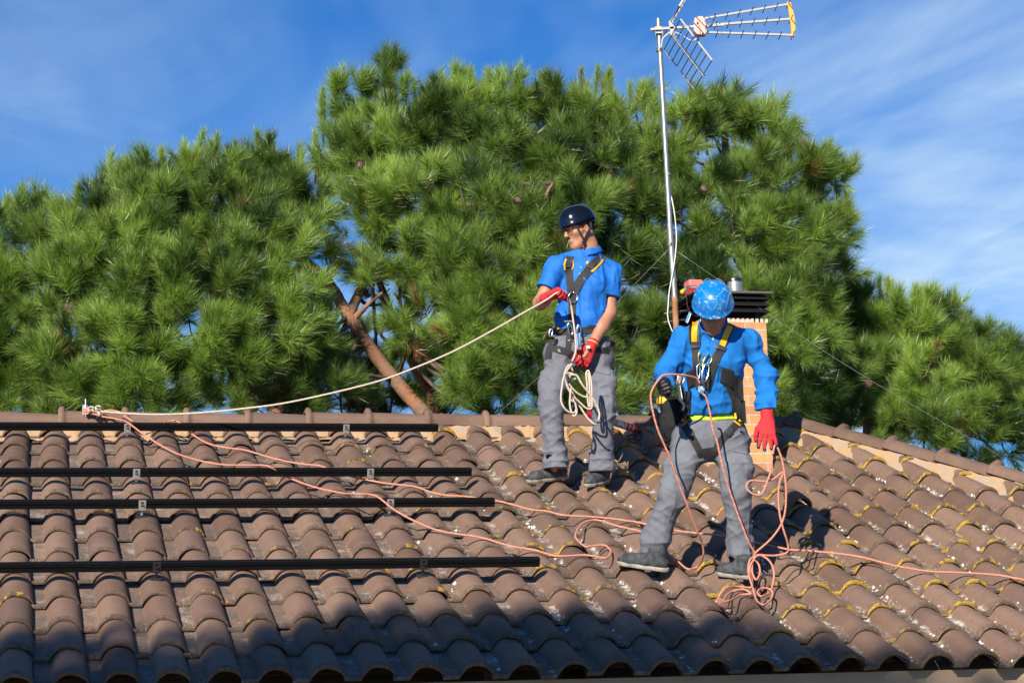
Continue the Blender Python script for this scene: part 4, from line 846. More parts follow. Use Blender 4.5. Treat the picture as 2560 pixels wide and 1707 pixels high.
sp4 = [(1965, 640, 9.0, .45), (2020, 628, 9.0, .5), (2045, 640, 9, .45), (2080, 690, 8.9, .4), (2120, 690, 8.9, .4), (2190, 722, 8.9, .4), (2215, 725, 8.9, .45), (2240, 760, 8.9, .35), (2290, 770, 9, .4), (2320, 800, 9.1, .4), (2345, 815, 9.1, .4), (1940, 600, 8.9, .35)]
m3 = Dp(2010, 1010, 9.2)
pine('low pine with a dark sloping limb, far right behind the roof hip', [([gp(m3[0] - .2, 9.3), m3, Dp(2100, 960, 9.0), Dp(2190, 880, 9.0), Dp(2270, 840, 9.1)], [.2, .13, .1, .07, .03]), ([m3, Dp(2000, 880, 9.2), Dp(2040, 780, 9.1)], [.09, .07, .03]), ([Dp(1960, 900, 9.2), Dp(2010, 890, 9.0), Dp(2050, 870, 8.9)], [.02, .016, .01])], c4, sp4, cones=[(1993, 882, 8.1)])

# dark thicket far behind that closes the view under the crowns
def back_pine(u, v, Y, r, label):
    c = Dp(u, v, Y); cl = [(u + dx_, v + rng.normal(0, 30), Y + rng.normal(0, .4), r * rng.uniform(.7, .9)) for dx_ in (-170, -85, 0, 85, 170)]
    pine(label, [([gp(c[0], Y + .2), A([c[0], Y + .2, c[2] - .3]), c], [.14, .09, .04])], cl, [], K=70, per=13)
back_pine(120, 880, 12.5, .95, 'dark shaded pine low behind the left end of the ridge')
back_pine(640, 900, 12.5, .9, 'dark shaded pine low behind the sagging beige rope')
back_pine(1360, 880, 12.5, .9, 'dark shaded pine low behind the black helmeted worker\'s legs')
back_pine(1900, 900, 12.8, .8, 'dark shaded pine low behind the red gloved hanging hand')

# tall pine across the garden, beside the photographer: its crown shades the eaves
def shade_tree():
    V0 = []
    cl = []
    # where the edge of the shade lies on the roof (across, up the slope)
    edge = [(-2.2, .70), (-1.2, .74), (-.4, .70), (.3, .72), (.8, .64), (1.25, .62), (1.65, .90), (2.1, .90), (2.6, .92), (3.0, .80), (3.4, .70), (3.8, .42), (4.2, .18), (4.7, -.12), (5.3, -.40), (6.1, -.7), (7.0, -1.0)]
    base = PL(1.5, .3) + SUND * 19; t = empty('pine_tree', (base[0], base[1], G), 'tall pine across the garden whose crown shades the eaves', 'tree')
    B, D, L, H, NL = [], [], [], [], []
    for (x, y) in edge:
        for k in range(5):
            r = .34 if k == 0 else .5
            c = PL(x + rng.normal(0, .06), y - .27 - r * 1.02 - .55 * k) + SUND * (19 + rng.normal(0, .5))
            n = 110 if k else 90; dirs = sph(n); p = c + dirs * (r * rng.random(n) ** .4)[:, None]
            B.append(p); D.append(unit(dirs + A([0, 0, .5]))); L.append(np.full(n, .2)); H.append(np.full(n, .5)); NL.append(np.full(n, .14))
    B, D, L, H, NL = map(np.concatenate, (B, D, L, H, NL))
    o = tufts_mesh('crown', B, D, L, 60, NL, t, H, .006)
    mb = MB(); mb.tube([A([base[0], base[1], G]), base - A([.1, 0, 2.5]), base - A([0, 0, .5])], [.3, .2, .08], 12); mb.build('trunk', M_BARK, t, smooth=True)
shade_tree()
# ------------------------------------------------------------------ signed distance modelling for the people
_NL = rng.random((32, 32, 32)).astype(np.float32)
def vnoise(p):
    f = np.floor(p); t = p - f; t = t * t * (3 - 2 * t); i = f.astype(np.int64) & 31; j = (i + 1) & 31
    x0, y0, z0 = i.T; x1, y1, z1 = j.T; tx, ty, tz = t.T
    a = _NL[x0, y0, z0] * (1 - tx) + _NL[x1, y0, z0] * tx; b = _NL[x0, y1, z0] * (1 - tx) + _NL[x1, y1, z0] * tx
    c = _NL[x0, y0, z1] * (1 - tx) + _NL[x1, y0, z1] * tx; d = _NL[x0, y1, z1] * (1 - tx) + _NL[x1, y1, z1] * tx
    return (a * (1 - ty) + b * ty) * (1 - tz) + (c * (1 - ty) + d * ty) * tz
def smin(a, b, k):
    if k <= 0: return np.minimum(a, b)
    h = np.maximum(k - np.abs(a - b), 0) / k; return np.minimum(a, b) - h * h * k * .25
class S:
    """a solid built from tapered capsules and ellipsoids"""
    def __init__(s, k=.03): s.ops = []; s.k = k; s.post = []
    def cap(s, a, b, ra, rb, k=None, flat=None):      # flat = (direction, scale): squash along a direction
        s.ops.append(('c', A(a, float), A(b, float), ra, rb, s.k if k is None else k, flat)); return s
    def ell(s, c, R, r, k=None):                     # R rows = axes
        s.ops.append(('e', A(c, float), A(R, float), A(r, float), s.k if k is None else k)); return s
    def cutcap(s, a, b, ra, rb, k=.004): s.ops.append(('-c', A(a, float), A(b, float), ra, rb, k)); return s
    def cutell(s, c, R, r, k=.006): s.ops.append(('-e', A(c, float), A(R, float), A(r, float), k)); return s
    def plane(s, p, n): s.ops.append(('p', A(p, float), nrmz(n))); return s   # keep the side opposite to n
    def __call__(s, p):
        d = np.full(len(p), 9.0)
        def capd(a, b, ra, rb, q):
            ba = b - a; t = np.clip((q - a) @ ba / max(ba @ ba, 1e-12), 0, 1); return np.linalg.norm(q - a - t[:, None] * ba, axis=1) - (ra + (rb - ra) * t)
        def elld(c, R, r, q):
            l = (q - c) @ R.T; k0 = np.linalg.norm(l / r, axis=1); k1 = np.linalg.norm(l / (r * r), axis=1) + 1e-9; return k0 * (k0 - 1) / k1
        for o in s.ops:
            if o[0] == 'c':
                _, a, b, ra, rb, k, fl = o
                if fl is not None:
                    f, sc = fl; q = p + ((p - a) @ f)[:, None] * f * (sc - 1); b2 = b + ((b - a) @ f) * f * (sc - 1); e = capd(a, b2, ra, rb, q) / (1 + .35 * (sc - 1))
                else: e = capd(a, b, ra, rb, p)
                d = smin(d, e, k)
            elif o[0] == 'e': d = smin(d, elld(o[1], o[2], o[3], p), o[4])
            elif o[0] == '-c': d = -smin(-d, capd(o[1], o[2], o[3], o[4], p), o[5])
            elif o[0] == '-e': d = -smin(-d, elld(o[1], o[2], o[3], p), o[4])
            elif o[0] == 'p': d = np.maximum(d, (p - o[1]) @ o[2])
        for f in s.post: d = f(p, d)
        return d
    def bounds(s, pad):
        lo = np.full(3, 9e9); hi = -lo
        for o in s.ops:
            if o[0] == 'c':
                r = max(o[3], o[4])
                for q in (o[1], o[2]): lo = np.minimum(lo, q - r); hi = np.maximum(hi, q + r)
            elif o[0] == 'e': r = max(o[3]); lo = np.minimum(lo, o[1] - r); hi = np.maximum(hi, o[1] + r)
        return lo - pad, hi + pad
def surface(fn, lo, hi, h):
    """surface nets over a sparse grid"""
    BL = 16; n = np.ceil((hi - lo) / h / BL).astype(int); N3 = n * BL + 1
    F = np.full(N3, 1.0, np.float32)
    bi = np.stack(np.meshgrid(*[np.arange(k) for k in n], indexing='ij'), -1).reshape(-1, 3)
    cen = lo + (bi * BL + BL / 2) * h; dc = fn(cen); near = np.abs(dc) < BL * h * .87 * 1.35 + .02
    loc = np.stack(np.meshgrid(*[np.arange(BL + 1)] * 3, indexing='ij'), -1).reshape(-1, 3)
    for b_, d_ in zip(bi[~near], dc[~near]):
        s_ = b_ * BL; F[s_[0]:s_[0] + BL + 1, s_[1]:s_[1] + BL + 1, s_[2]:s_[2] + BL + 1] = 1.0 if d_ > 0 else -1.0
    nb = bi[near]
    for i in range(0, len(nb), 40):
        ch = nb[i:i + 40]; pts = (ch[:, None, :] * BL + loc[None]).reshape(-1, 3); v = fn(lo + pts * h).astype(np.float32).reshape(len(ch), BL + 1, BL + 1, BL + 1)
        for s_, w in zip(ch * BL, v): F[s_[0]:s_[0] + BL + 1, s_[1]:s_[1] + BL + 1, s_[2]:s_[2] + BL + 1] = w
    I = F < 0
    c8 = [I[dx:N3[0] - 1 + dx, dy:N3[1] - 1 + dy, dz:N3[2] - 1 + dz] for dx in (0, 1) for dy in (0, 1) for dz in (0, 1)]
    cnt = sum(c.astype(np.int8) for c in c8); act = (cnt > 0) & (cnt < 8); ids = np.full(act.shape, -1, np.int64); cells = np.argwhere(act); ids[act] = np.arange(len(cells))
    acc = np.zeros((len(cells), 3)); num = np.zeros(len(cells))
    cor = [A([dx, dy, dz]) for dx in (0, 1) for dy in (0, 1) for dz in (0, 1)]
    for a in range(8):
        for b in range(a + 1, 8):
            if np.abs(cor[a] - cor[b]).sum() != 1: continue
            ca, cb = cells + cor[a], cells + cor[b]; fa, fb = F[ca[:, 0], ca[:, 1], ca[:, 2]], F[cb[:, 0], cb[:, 1], cb[:, 2]]
            m = (fa < 0) != (fb < 0); t = np.where(m, fa / np.where(m, fa - fb, 1), 0); acc += np.where(m[:, None], ca + (cb - ca) * t[:, None], 0); num += m
    V = lo + acc / num[:, None] * h
    Q = []
    for ax in range(3):
        u, v = (ax + 1) % 3, (ax + 2) % 3
        sl0 = [slice(None)] * 3; sl1 = [slice(None)] * 3; sl0[ax] = slice(0, -1); sl1[ax] = slice(1, None)
        for sg in (0, 1):
            e = np.argwhere((I[tuple(sl0)] & ~I[tuple(sl1)]) if sg == 0 else (~I[tuple(sl0)] & I[tuple(sl1)]))
            ok = (e[:, u] > 0) & (e[:, v] > 0) & (e[:, u] < N3[u] - 1) & (e[:, v] < N3[v] - 1); e = e[ok]
            du = np.zeros(3, int); du[u] = 1; dv = np.zeros(3, int); dv[v] = 1
            q = [e - du - dv, e - dv, e, e - du]
            q = np.stack([ids[k[:, 0], k[:, 1], k[:, 2]] for k in q], 1)
            Q.append(q if sg == 0 else q[:, ::-1])
    return V, np.vstack(Q)
def solid(name, s, m, parent, h=.006, pad=.02, lo=None, hi=None):
    l, u = s.bounds(pad); V, Q = surface(s, l if lo is None else lo, u if hi is None else hi, h)
    return link(name, mesh_np(name, V, Q), m, parent)
def folds(amp, sx, sy, sz, off=0.0, amt=None, rot=0.0):
    """cloth creases: noise stretched along the given sizes (metres)"""
    def f(p, d):
        if rot: c_, s_ = math.cos(rot), math.sin(rot); p0 = p; h_ = p @ SIDE; p = p0 + np.outer(h_ * (c_ - 1) - p0[:, 2] * s_, SIDE); p[:, 2] = h_ * s_ + p0[:, 2] * c_
        q = p / A([sx, sy, sz]) + off; w = q + .8 * np.c_[vnoise(q * .6 + 5), vnoise(q * .6 + 11), vnoise(q * .6 + 17)]
        n = 1 - np.abs(vnoise(w) * 2 - 1); g = amp * (n ** 2 - .45) + amp * .4 * (vnoise(w * 2.3 + 7) - .5)
        if amt is not None: g = g * amt(p0 if rot else p)
        return d - g
    return f
def bvh_of(objs):
    vs, fs = [], []
    for o in objs:
        k = len(vs); vs += [tuple(v.co) for v in o.data.vertices]; fs += [tuple(k + i for i in p.vertices) for p in o.data.polygons]
    return BVHTree.FromPolygons(vs, fs)
def hit_px(b, u, v, Yfall, lift=0.0):
    d = ray(u, v); h = b.ray_cast(Vector(CAM), Vector(nrmz(d)))
    if h[0] is not None: return A(h[0]) - nrmz(d) * lift, A(h[1])
    return P(u, v, Yfall), -nrmz(d)
def strap(mb, b, px, width, lift=.004, th=.0025, Yfall=2.8, k=6, across=None):
    """webbing that follows the body: px = centre line in photo pixels, width in photo pixels"""
    pts = [A([*q, 0.]) for q in px]; sp = spline(pts, k) if len(pts) > 2 else [pts[0] + (pts[1] - pts[0]) * i / k for i in range(k + 1)]
    L3, prev = [], None
    for i, q in enumerate(sp):
        t = sp[min(i + 1, len(sp) - 1)] - sp[max(i - 1, 0)]; t = t / max(1e-6, np.hypot(t[0], t[1])); nn = A([-t[1], t[0]])
        row = []
        for s_ in (-.5, 0, .5):
            p, n = hit_px(b, q[0] + nn[0] * width * s_, q[1] + nn[1] * width * s_, Yfall if prev is None else prev[1], lift); row.append(p)
        # stay level across the strap
        dm = [np.linalg.norm(r - CAM) for r in row]; mid = sorted(dm)[1]
        row = [CAM + (r - CAM) / dd * min(max(dd, mid - .02), mid + .012) for r, dd in zip(row, dm)]
        prev = row[1]; L3.append(row)
    L3 = np.array(L3)
    for _ in range(3): L3[1:-1] = (L3[:-2] + 2 * L3[1:-1] + L3[2:]) / 4
    back = nrmz(P(sp[0][0], sp[0][1], Yfall) - CAM) * th
    n = len(L3); vs = [p for r in L3 for p in r] + [p + back for r in L3 for p in r]; o = 3 * n; fs = []
    for i in range(n - 1):
        for j in range(2): a = 3 * i + j; fs += [(a, a + 1, a + 4, a + 3), (o + a + 3, o + a + 4, o + a + 1, o + a)]
        for j in (0, 2): a = 3 * i + j; fs.append((a, a + 3, o + a + 3, o + a))
    for i in (0, n - 1):
        for j in range(2): a = 3 * i + j; fs.append((a, a + 1, o + a + 1, o + a))
    mb.add(vs, fs)
def patch(mb, b, poly, lift=.006, th=.004, Yfall=2.8, m=7):
    """padded panel: a quadrilateral of photo points laid on the body"""
    a, b_, c, d = [A(q, float) for q in poly]; g = []
    for i in range(m):
        for j in range(m):
            s_, t = i / (m - 1), j / (m - 1); q = (a * (1 - s_) + b_ * s_) * (1 - t) + (d * (1 - s_) + c * s_) * t; g.append(hit_px(b, q[0], q[1], Yfall, lift)[0])
    g = np.array(g).reshape(m, m, 3)
    for _ in range(3): g[1:-1, 1:-1] = (g[:-2, 1:-1] + g[2:, 1:-1] + g[1:-1, :-2] + g[1:-1, 2:]) / 4
    back = nrmz(g[0, 0] - CAM) * th; V = list(g.reshape(-1, 3)) + list(g.reshape(-1, 3) + back); o = m * m; F = []
    for i in range(m - 1):
        for j in range(m - 1): k = i * m + j; F += [(k, k + 1, k + m + 1, k + m), (o + k + m, o + k + m + 1, o + k + 1, o + k)]
    for i in range(m - 1):
        for k0, k1 in ((i, i + 1), ((m - 1) * m + i, (m - 1) * m + i + 1), (i * m, (i + 1) * m), (i * m + m - 1, (i + 1) * m + m - 1)): F.append((k0, k1, o + k1, o + k0))
    mb.add(V, F)
def frame(d, n):                # fingers direction, palm direction -> sideways
    d = nrmz(d); n = nrmz(A(n, float) - (A(n) @ d) * d); return d, n, np.cross(d, n)
def hand(s, wrist, d, n, thumb, curl, spread=.0, size=1.0, rad=1.0, thumb_curl=.4, per=None):
    """palm, four fingers and a thumb; thumb = +1/-1 the side it leaves from; curl = bends of the three finger joints"""
    d, n, sd = frame(d, n); W = A(wrist, float); z = size; tips = []
    s.cap(W - d * .03 * z, W + d * .02 * z, .026 * z * rad, .027 * z * rad, .01, (n, 1.25))
    for q in (-.026, -.009, .009, .026): s.cap(W + d * .02 * z + sd * q * z * .75, W + d * .085 * z + sd * q * z, .0165 * z * rad, .0135 * z * rad, .012)
    for i, (q, ln) in enumerate(((.029, .068), (.010, .078), (-.010, .073), (-.028, .057))):
        q = q * thumb; cu = curl if per is None else per[i]; p = W + d * .088 * z + sd * q * z; a = spread * q / .03; dd = nrmz(d + sd * a); an = 0
        for j, (fr, bend) in enumerate(zip((.42, .32, .26), cu)):
            an += bend; e = dd * math.cos(an) + n * math.sin(an); p2 = p + e * ln * fr * z; r0 = (.0095 - .0009 * j) * z * rad; s.cap(p, p2, r0, r0 - .0008, .004); p = p2
        tips.append(p)
    p = W + d * .028 * z + sd * .026 * thumb * z; e = nrmz(d * .72 + sd * .62 * thumb + n * .25 * thumb_curl); p2 = p + e * .038 * z; s.cap(p, p2, .0155 * z * rad, .0125 * z * rad, .012)
    e = nrmz(d * .85 + sd * .25 * thumb + n * thumb_curl); p3 = p2 + e * .032 * z; s.cap(p2, p3, .0115 * z * rad, .0105 * z * rad, .005)
    e = nrmz(d * .8 + sd * .0 * thumb + n * thumb_curl * 1.3); p4 = p3 + e * .026 * z; s.cap(p3, p4, .0105 * z * rad, .009 * z * rad, .005)
    tips.append(p4); return tips
def shoe(name, heel, toe, up, parent, lift=0.0):
    """trainer resting on the tiles from heel to toe"""
    heel, toe = A(heel), A(toe); d = nrmz(toe - heel); up = nrmz(A(up) - (A(up) @ d) * d); sd = np.cross(d, up); Lh = np.linalg.norm(toe - heel); b0 = heel + up * lift
    q = lambda x, y, zv: b0 + d * (x * Lh) + sd * y + up * zv
    s = S(.03); fl = (sd, .92)
    s.cap(q(.14, 0, .045), q(.5, 0, .042), .034, .037).cap(q(.5, 0, .042), q(.80, 0, .034), .039, .034).cap(q(.80, 0, .033), q(.92, 0, .026), .034, .025)
    s.cap(q(.16, 0, .05), q(.20, 0, .105), .035, .037).cap(q(.36, 0, .055), q(.28, 0, .105), .034, .033)
    s.plane(q(0, 0, .012), -up); s.plane(q(.2, 0, .130), nrmz(up + d * .12))
    s.post.append(folds(.0035, .05, .05, .03, 3.0))
    up_o = solid(name, s, M_SHOE, parent, .0045)
    s2 = S(.02)
    s2.cap(q(.10, 0, .015), q(.5, 0, .015), .036, .036).cap(q(.5, 0, .015), q(.82, 0, .016), .040, .037).cap(q(.82, 0, .016), q(.93, 0, .020), .036, .026)
    s2.plane(q(0, 0, .025), up); s2.plane(q(0, 0, .0), -up); solid('sole', s2, M_SOLE, up_o, .0045)
    s3 = S(.01); s3.cap(q(.80, 0, .030), q(.92, 0, .024), .0375, .0275); s3.plane(q(.80, 0, .03), -d + up * .35); s3.plane(q(0, 0, .012), -up); solid('toe_cap', s3, M_GRIP if False else M_TOE, up_o, .004)
    s3 = S(.01); s3.cap(q(.145, 0, .05), q(.17, 0, .10), .0375, .036); s3.plane(q(.17, 0, .05), d); s3.plane(q(0, 0, .014), -up); s3.plane(q(0, 0, .11), up); solid('heel_tab', s3, M_TOE, up_o, .004)
    mb = MB()
    for k in range(5):
        x = .40 + .075 * k; z_ = .088 - .009 * k; mb.tube(spline([q(x, -.024, z_ - .008), q(x + .01, 0, z_ + .008), q(x, .024, z_ - .008)], 4), .0028, 6)
    mb.build('laces', M_LACE, up_o, smooth=True)
    return up_o
def blend_mat(name, c1, c2, scale, lo, hi, rough=.6, bump=None, spec=.4, coat=0.0):
    m = mat(name, c1, rough, 0, spec, (scale, 1.0, c2), bump, coat); t = m.node_tree
    for n in t.nodes:
        if n.type == 'MAP_RANGE': n.inputs[1].default_value = lo; n.inputs[2].default_value = hi
    return m
M_TOE = mat('black_shoe_rubber', (.018, .018, .02), .6, bump=(60, .4)); M_SHOE = mat('grey_shoe_fabric', (.022, .025, .028), .8, noise=(34, 1.0, (.075, .08, .084)), bump=(90, .5)); M_SOLE = mat('pale_shoe_sole', (.36, .32, .25), .7, noise=(25, .7, (.12, .11, .10))); M_LACE = mat('black_lace', (.015, .015, .016), .8)
M_SKIN = mat('tanned_skin', (.43, .20, .112), .5, noise=(22, .4, (.36, .15, .08)), bump=(160, .12)); M_SKIN.node_tree.nodes['Principled BSDF'].inputs['Subsurface Weight'].default_value = .08; M_SKIN.node_tree.nodes['Principled BSDF'].inputs['Subsurface Radius'].default_value = (.012, .005, .003)
M_POLO = mat('blue_polo', (.003, .130, .50), .75, bump=(260, .15)); M_FLEECE = mat('blue_sweatshirt', (.001, .145, .47), .9, bump=(200, .2))
M_TROUS = mat('grey_work_trousers', (.150, .155, .180), .85, noise=(7, .7, (.110, .113, .130)), bump=(300, .15)); M_WEB = mat('black_webbing', (.022, .021, .021), .7, bump=(400, .4)); M_PAD = mat('black_mesh_padding', (.014, .014, .015), .85, bump=(500, .6))
M_GLOVE = mat('red_glove', (.52, .018, .024), .8, bump=(400, .2)); M_GRIP = mat('black_glove_coating', (.014, .014, .016), .5); M_METAL = mat('polished_metal', (.75, .74, .72), .22, 1.0); M_GOLD = mat('gold_anodised', (.60, .40, .10), .3, 1.0)
M_HAIR = mat('dark_hair', (.018, .012, .009), .6); M_BEARD = mat('stubble', (.13, .065, .042), .75, noise=(200, .6, (.07, .035, .024)))
M_HBLK = mat('black_helmet_gloss', (.004, .005, .007), .12, coat=.6); M_LIME = mat('lime_shirt', (.55, .85, .03), .8)
def helmet_blue_mat():
    m = mat('blue_helmet', (.006, .14, .50), .28, coat=.4); t = m.node_tree; b = t.nodes['Principled BSDF']; L = t.links.new; co = t.nodes['Texture Coordinate']
    def sc(scale, lo, hi, st):
        mp = N(t, 'ShaderNodeMapping'); mp.inputs['Scale'].default_value = st; L(co.outputs['Object'], mp.inputs[0]); n = N(t, 'ShaderNodeTexNoise'); n.inputs['Scale'].default_value = scale; n.inputs['Detail'].default_value = 8; n.inputs['Roughness'].default_value = .7; n.inputs['Distortion'].default_value = 1.2; L(mp.outputs[0], n.inputs[0])
        r = N(t, 'ShaderNodeMapRange'); r.inputs[1].default_value = lo; r.inputs[2].default_value = hi; L(n.outputs[0], r.inputs[0]); return r.outputs[0]
    a = sc(13, .56, .61, (1, 1, 1)); c = sc(38, .56, .62, (1, .5, 1.6)); mx_ = N(t, 'ShaderNodeMath', operation='MAXIMUM'); L(a, mx_.inputs[0]); L(c, mx_.inputs[1]); mu = N(t, 'ShaderNodeMath', operation='MULTIPLY'); L(sc(9, .42, .54, (1, 1, 1)), mu.inputs[1]); L(mx_.outputs[0], mu.inputs[0])
    mi = N(t, 'ShaderNodeMix', data_type='RGBA'); mi.inputs[6].default_value = (.003, .165, .50, 1); mi.inputs[7].default_value = (.45, .55, .66, 1); L(mu.outputs[0], mi.inputs[0]); L(mi.outputs[2], b.inputs['Base Color']); return m
def trouser_folds(cuffs, knees, amp):
    def amt(p):
        g = np.full(len(p), .22)
        for c in cuffs: g += 1.5 * np.exp(-(np.linalg.norm(p - c, axis=1) / .12) ** 2)
        for c in knees: g += .8 * np.exp(-(np.linalg.norm(p - c, axis=1) / .14) ** 2)
        return g
    return folds(amp, .16, .16, .055, 2.0, amt)
def head_frame(fwd, up): f = nrmz(fwd); u = nrmz(A(up, float) - (A(up) @ f) * f); return f, u, np.cross(f, u)   # side = the head's right
def head(s, c, fwd, up, z=1.0):
    """c = centre of the skull; returns a local-to-world function (right, forward, up)"""
    f, u, r = head_frame(fwd, up); R = A([r, f, u]); q = lambda x, y, w: A(c) + (r * x + f * y + u * w) * z
    s.ell(q(0, -.012, .030), R, A([.074, .092, .084]) * z, .02)
    s.ell(q(0, .030, -.035), R, A([.058, .060, .078]) * z, .035)
    s.cap(q(0, .070, -.112), q(0, .060, -.095), .020 * z, .026 * z, .03)                     # chin
    for x in (-1, 1):
        s.cap(q(.050 * x, -.005, -.065), q(.022 * x, .060, -.108), .016 * z, .016 * z, .03)     # jaw
        s.cap(q(.045 * x, .062, -.022), q(.054 * x, .03, -.02), .016 * z, .016 * z, .025)        # cheekbone
        s.cutell(q(.031 * x, .098, .004), R, A([.017, .014, .011]) * z, .012)
        s.ell(q(.031 * x, .080, .003), R, A([.012, .012, .010]) * z, .004)                       # eye
        s.cap(q(.014 * x, .090, .022), q(.048 * x, .078, .021), .008 * z, .007 * z, .012)        # brow
        s.ell(q(.0775 * x, -.010, -.018), A([nrmz(r * x + f * -.25), nrmz(f + r * x * .25), u]), A([.010, .020, .031]) * z, .006)   # ear
        s.cutell(q(.088 * x, -.004, -.016), R, A([.008, .010, .017]) * z, .005)
    s.cap(q(0, .089, .012), q(0, .112, -.030), .0075 * z, .011 * z, .012)                       # nose
    for x in (-1, 1): s.ell(q(.010 * x, .102, -.034), R, A([.0085, .010, .0075]) * z, .006)
    s.cap(q(-.018, .087, -.064), q(.018, .087, -.064), .007 * z, .007 * z, .008).cap(q(-.016, .085, -.075), q(.016, .085, -.075), .008 * z, .008 * z, .007)
    s.cutcap(q(-.020, .096, -.069), q(.020, .096, -.069), .0022 * z, .0022 * z, .003)
    return q
def dome(name, q, parent, m, ax, h, rim, bumps=None, nA=72, nE=26, th=.006):
    """helmet shell: q = head-local map; ax = half sizes (side, front, back); h = height; rim(a) = lower edge as a function of azimuth (0 = front)"""
    V, F = [], []
    for lay in (0, 1):
        for i in range(nE + 1):
            e = i / nE
            for k in range(nA):
                a = 2 * math.pi * k / nA; zr = rim(a); zz_ = zr + (h - zr) * math.sin(e * math.pi / 2); rad = math.cos(e * math.pi / 2) ** .72 if e < 1 else 0.0
                fr = ax[1] if math.cos(a) > 0 else ax[2]; x, y = ax[0] * math.sin(a) * rad, fr * math.cos(a) * rad
                bmp = bumps(a, e) if bumps else 0.0
                if lay == 0: g = 1 + bmp
                else: g = 1 - th / .13
                V.append(q(x * g, y * g, zr + (zz_ - zr) * (1 if lay == 0 else .97) + (bmp * .5 * h * e if lay == 0 else 0)))
    n1 = (nE + 1) * nA
    for i in range(nE):
        for k in range(nA):
            a_, b_, c_, d_ = i * nA + k, i * nA + (k + 1) % nA, (i + 1) * nA + (k + 1) % nA, (i + 1) * nA + k; F.append((a_, b_, c_, d_)); F.append((n1 + d_, n1 + c_, n1 + b_, n1 + a_))
    for k in range(nA): F.append(((k + 1) % nA, k, n1 + k, n1 + (k + 1) % nA))
    mb = MB(); mb.add(V, F); return mb.build(name, m, parent, smooth=True, auto=1.1)
def local_strap(mb, pts, w, th=.0025):
    """webbing along 3d points; w = (width, direction across)"""
    pts = spline(pts, 6); vs, fs = [], []
    for i, p in enumerate(pts):
        t = nrmz(pts[min(i + 1, len(pts) - 1)] - pts[max(i - 1, 0)]); ac = nrmz(A(w[1]) - (A(w[1]) @ t) * t); nn = np.cross(t, ac)
        for sx, sy in ((-1, -1), (1, -1), (1, 1), (-1, 1)): vs.append(p + ac * w[0] / 2 * sx + nn * th / 2 * sy)
    n = len(pts)
    for i in range(n - 1):
        for k in range(4): fs.append((4 * i + k, 4 * i + (k + 1) % 4, 4 * i + 4 + (k + 1) % 4, 4 * i + 4 + k))
    fs += [(3, 2, 1, 0), (4 * n - 4, 4 * n - 3, 4 * n - 2, 4 * n - 1)]; mb.add(vs, fs)
def ring(mb, b, cx, cy, rx, ry, r, Yf, lift=.012, gap=0, n=22, rot=0.0):
    pts = []
    for a in np.linspace(gap, 2 * math.pi - gap, n):
        x, y = rx * math.sin(a), -ry * math.cos(a); u, v = cx + x * math.cos(rot) - y * math.sin(rot), cy + x * math.sin(rot) + y * math.cos(rot)
        pts.append((u, v))
    c0 = hit_px(b, cx, cy, Yf, lift)[0]; Yc = c0[1]
    mb.tube([P(u, v, Yc) for u, v in pts], r, 8)

TOW = nrmz(A([CAM[0] - 3.5, CAM[1] - 2.0, 0]))     # horizontal direction from the workers to the camera
SIDE = np.cross(TOW, A([0, 0, 1.])) * -1           # towards the right of the picture
if SIDE[0] < 0: SIDE = -SIDE
UP = A([0, 0, 1.])

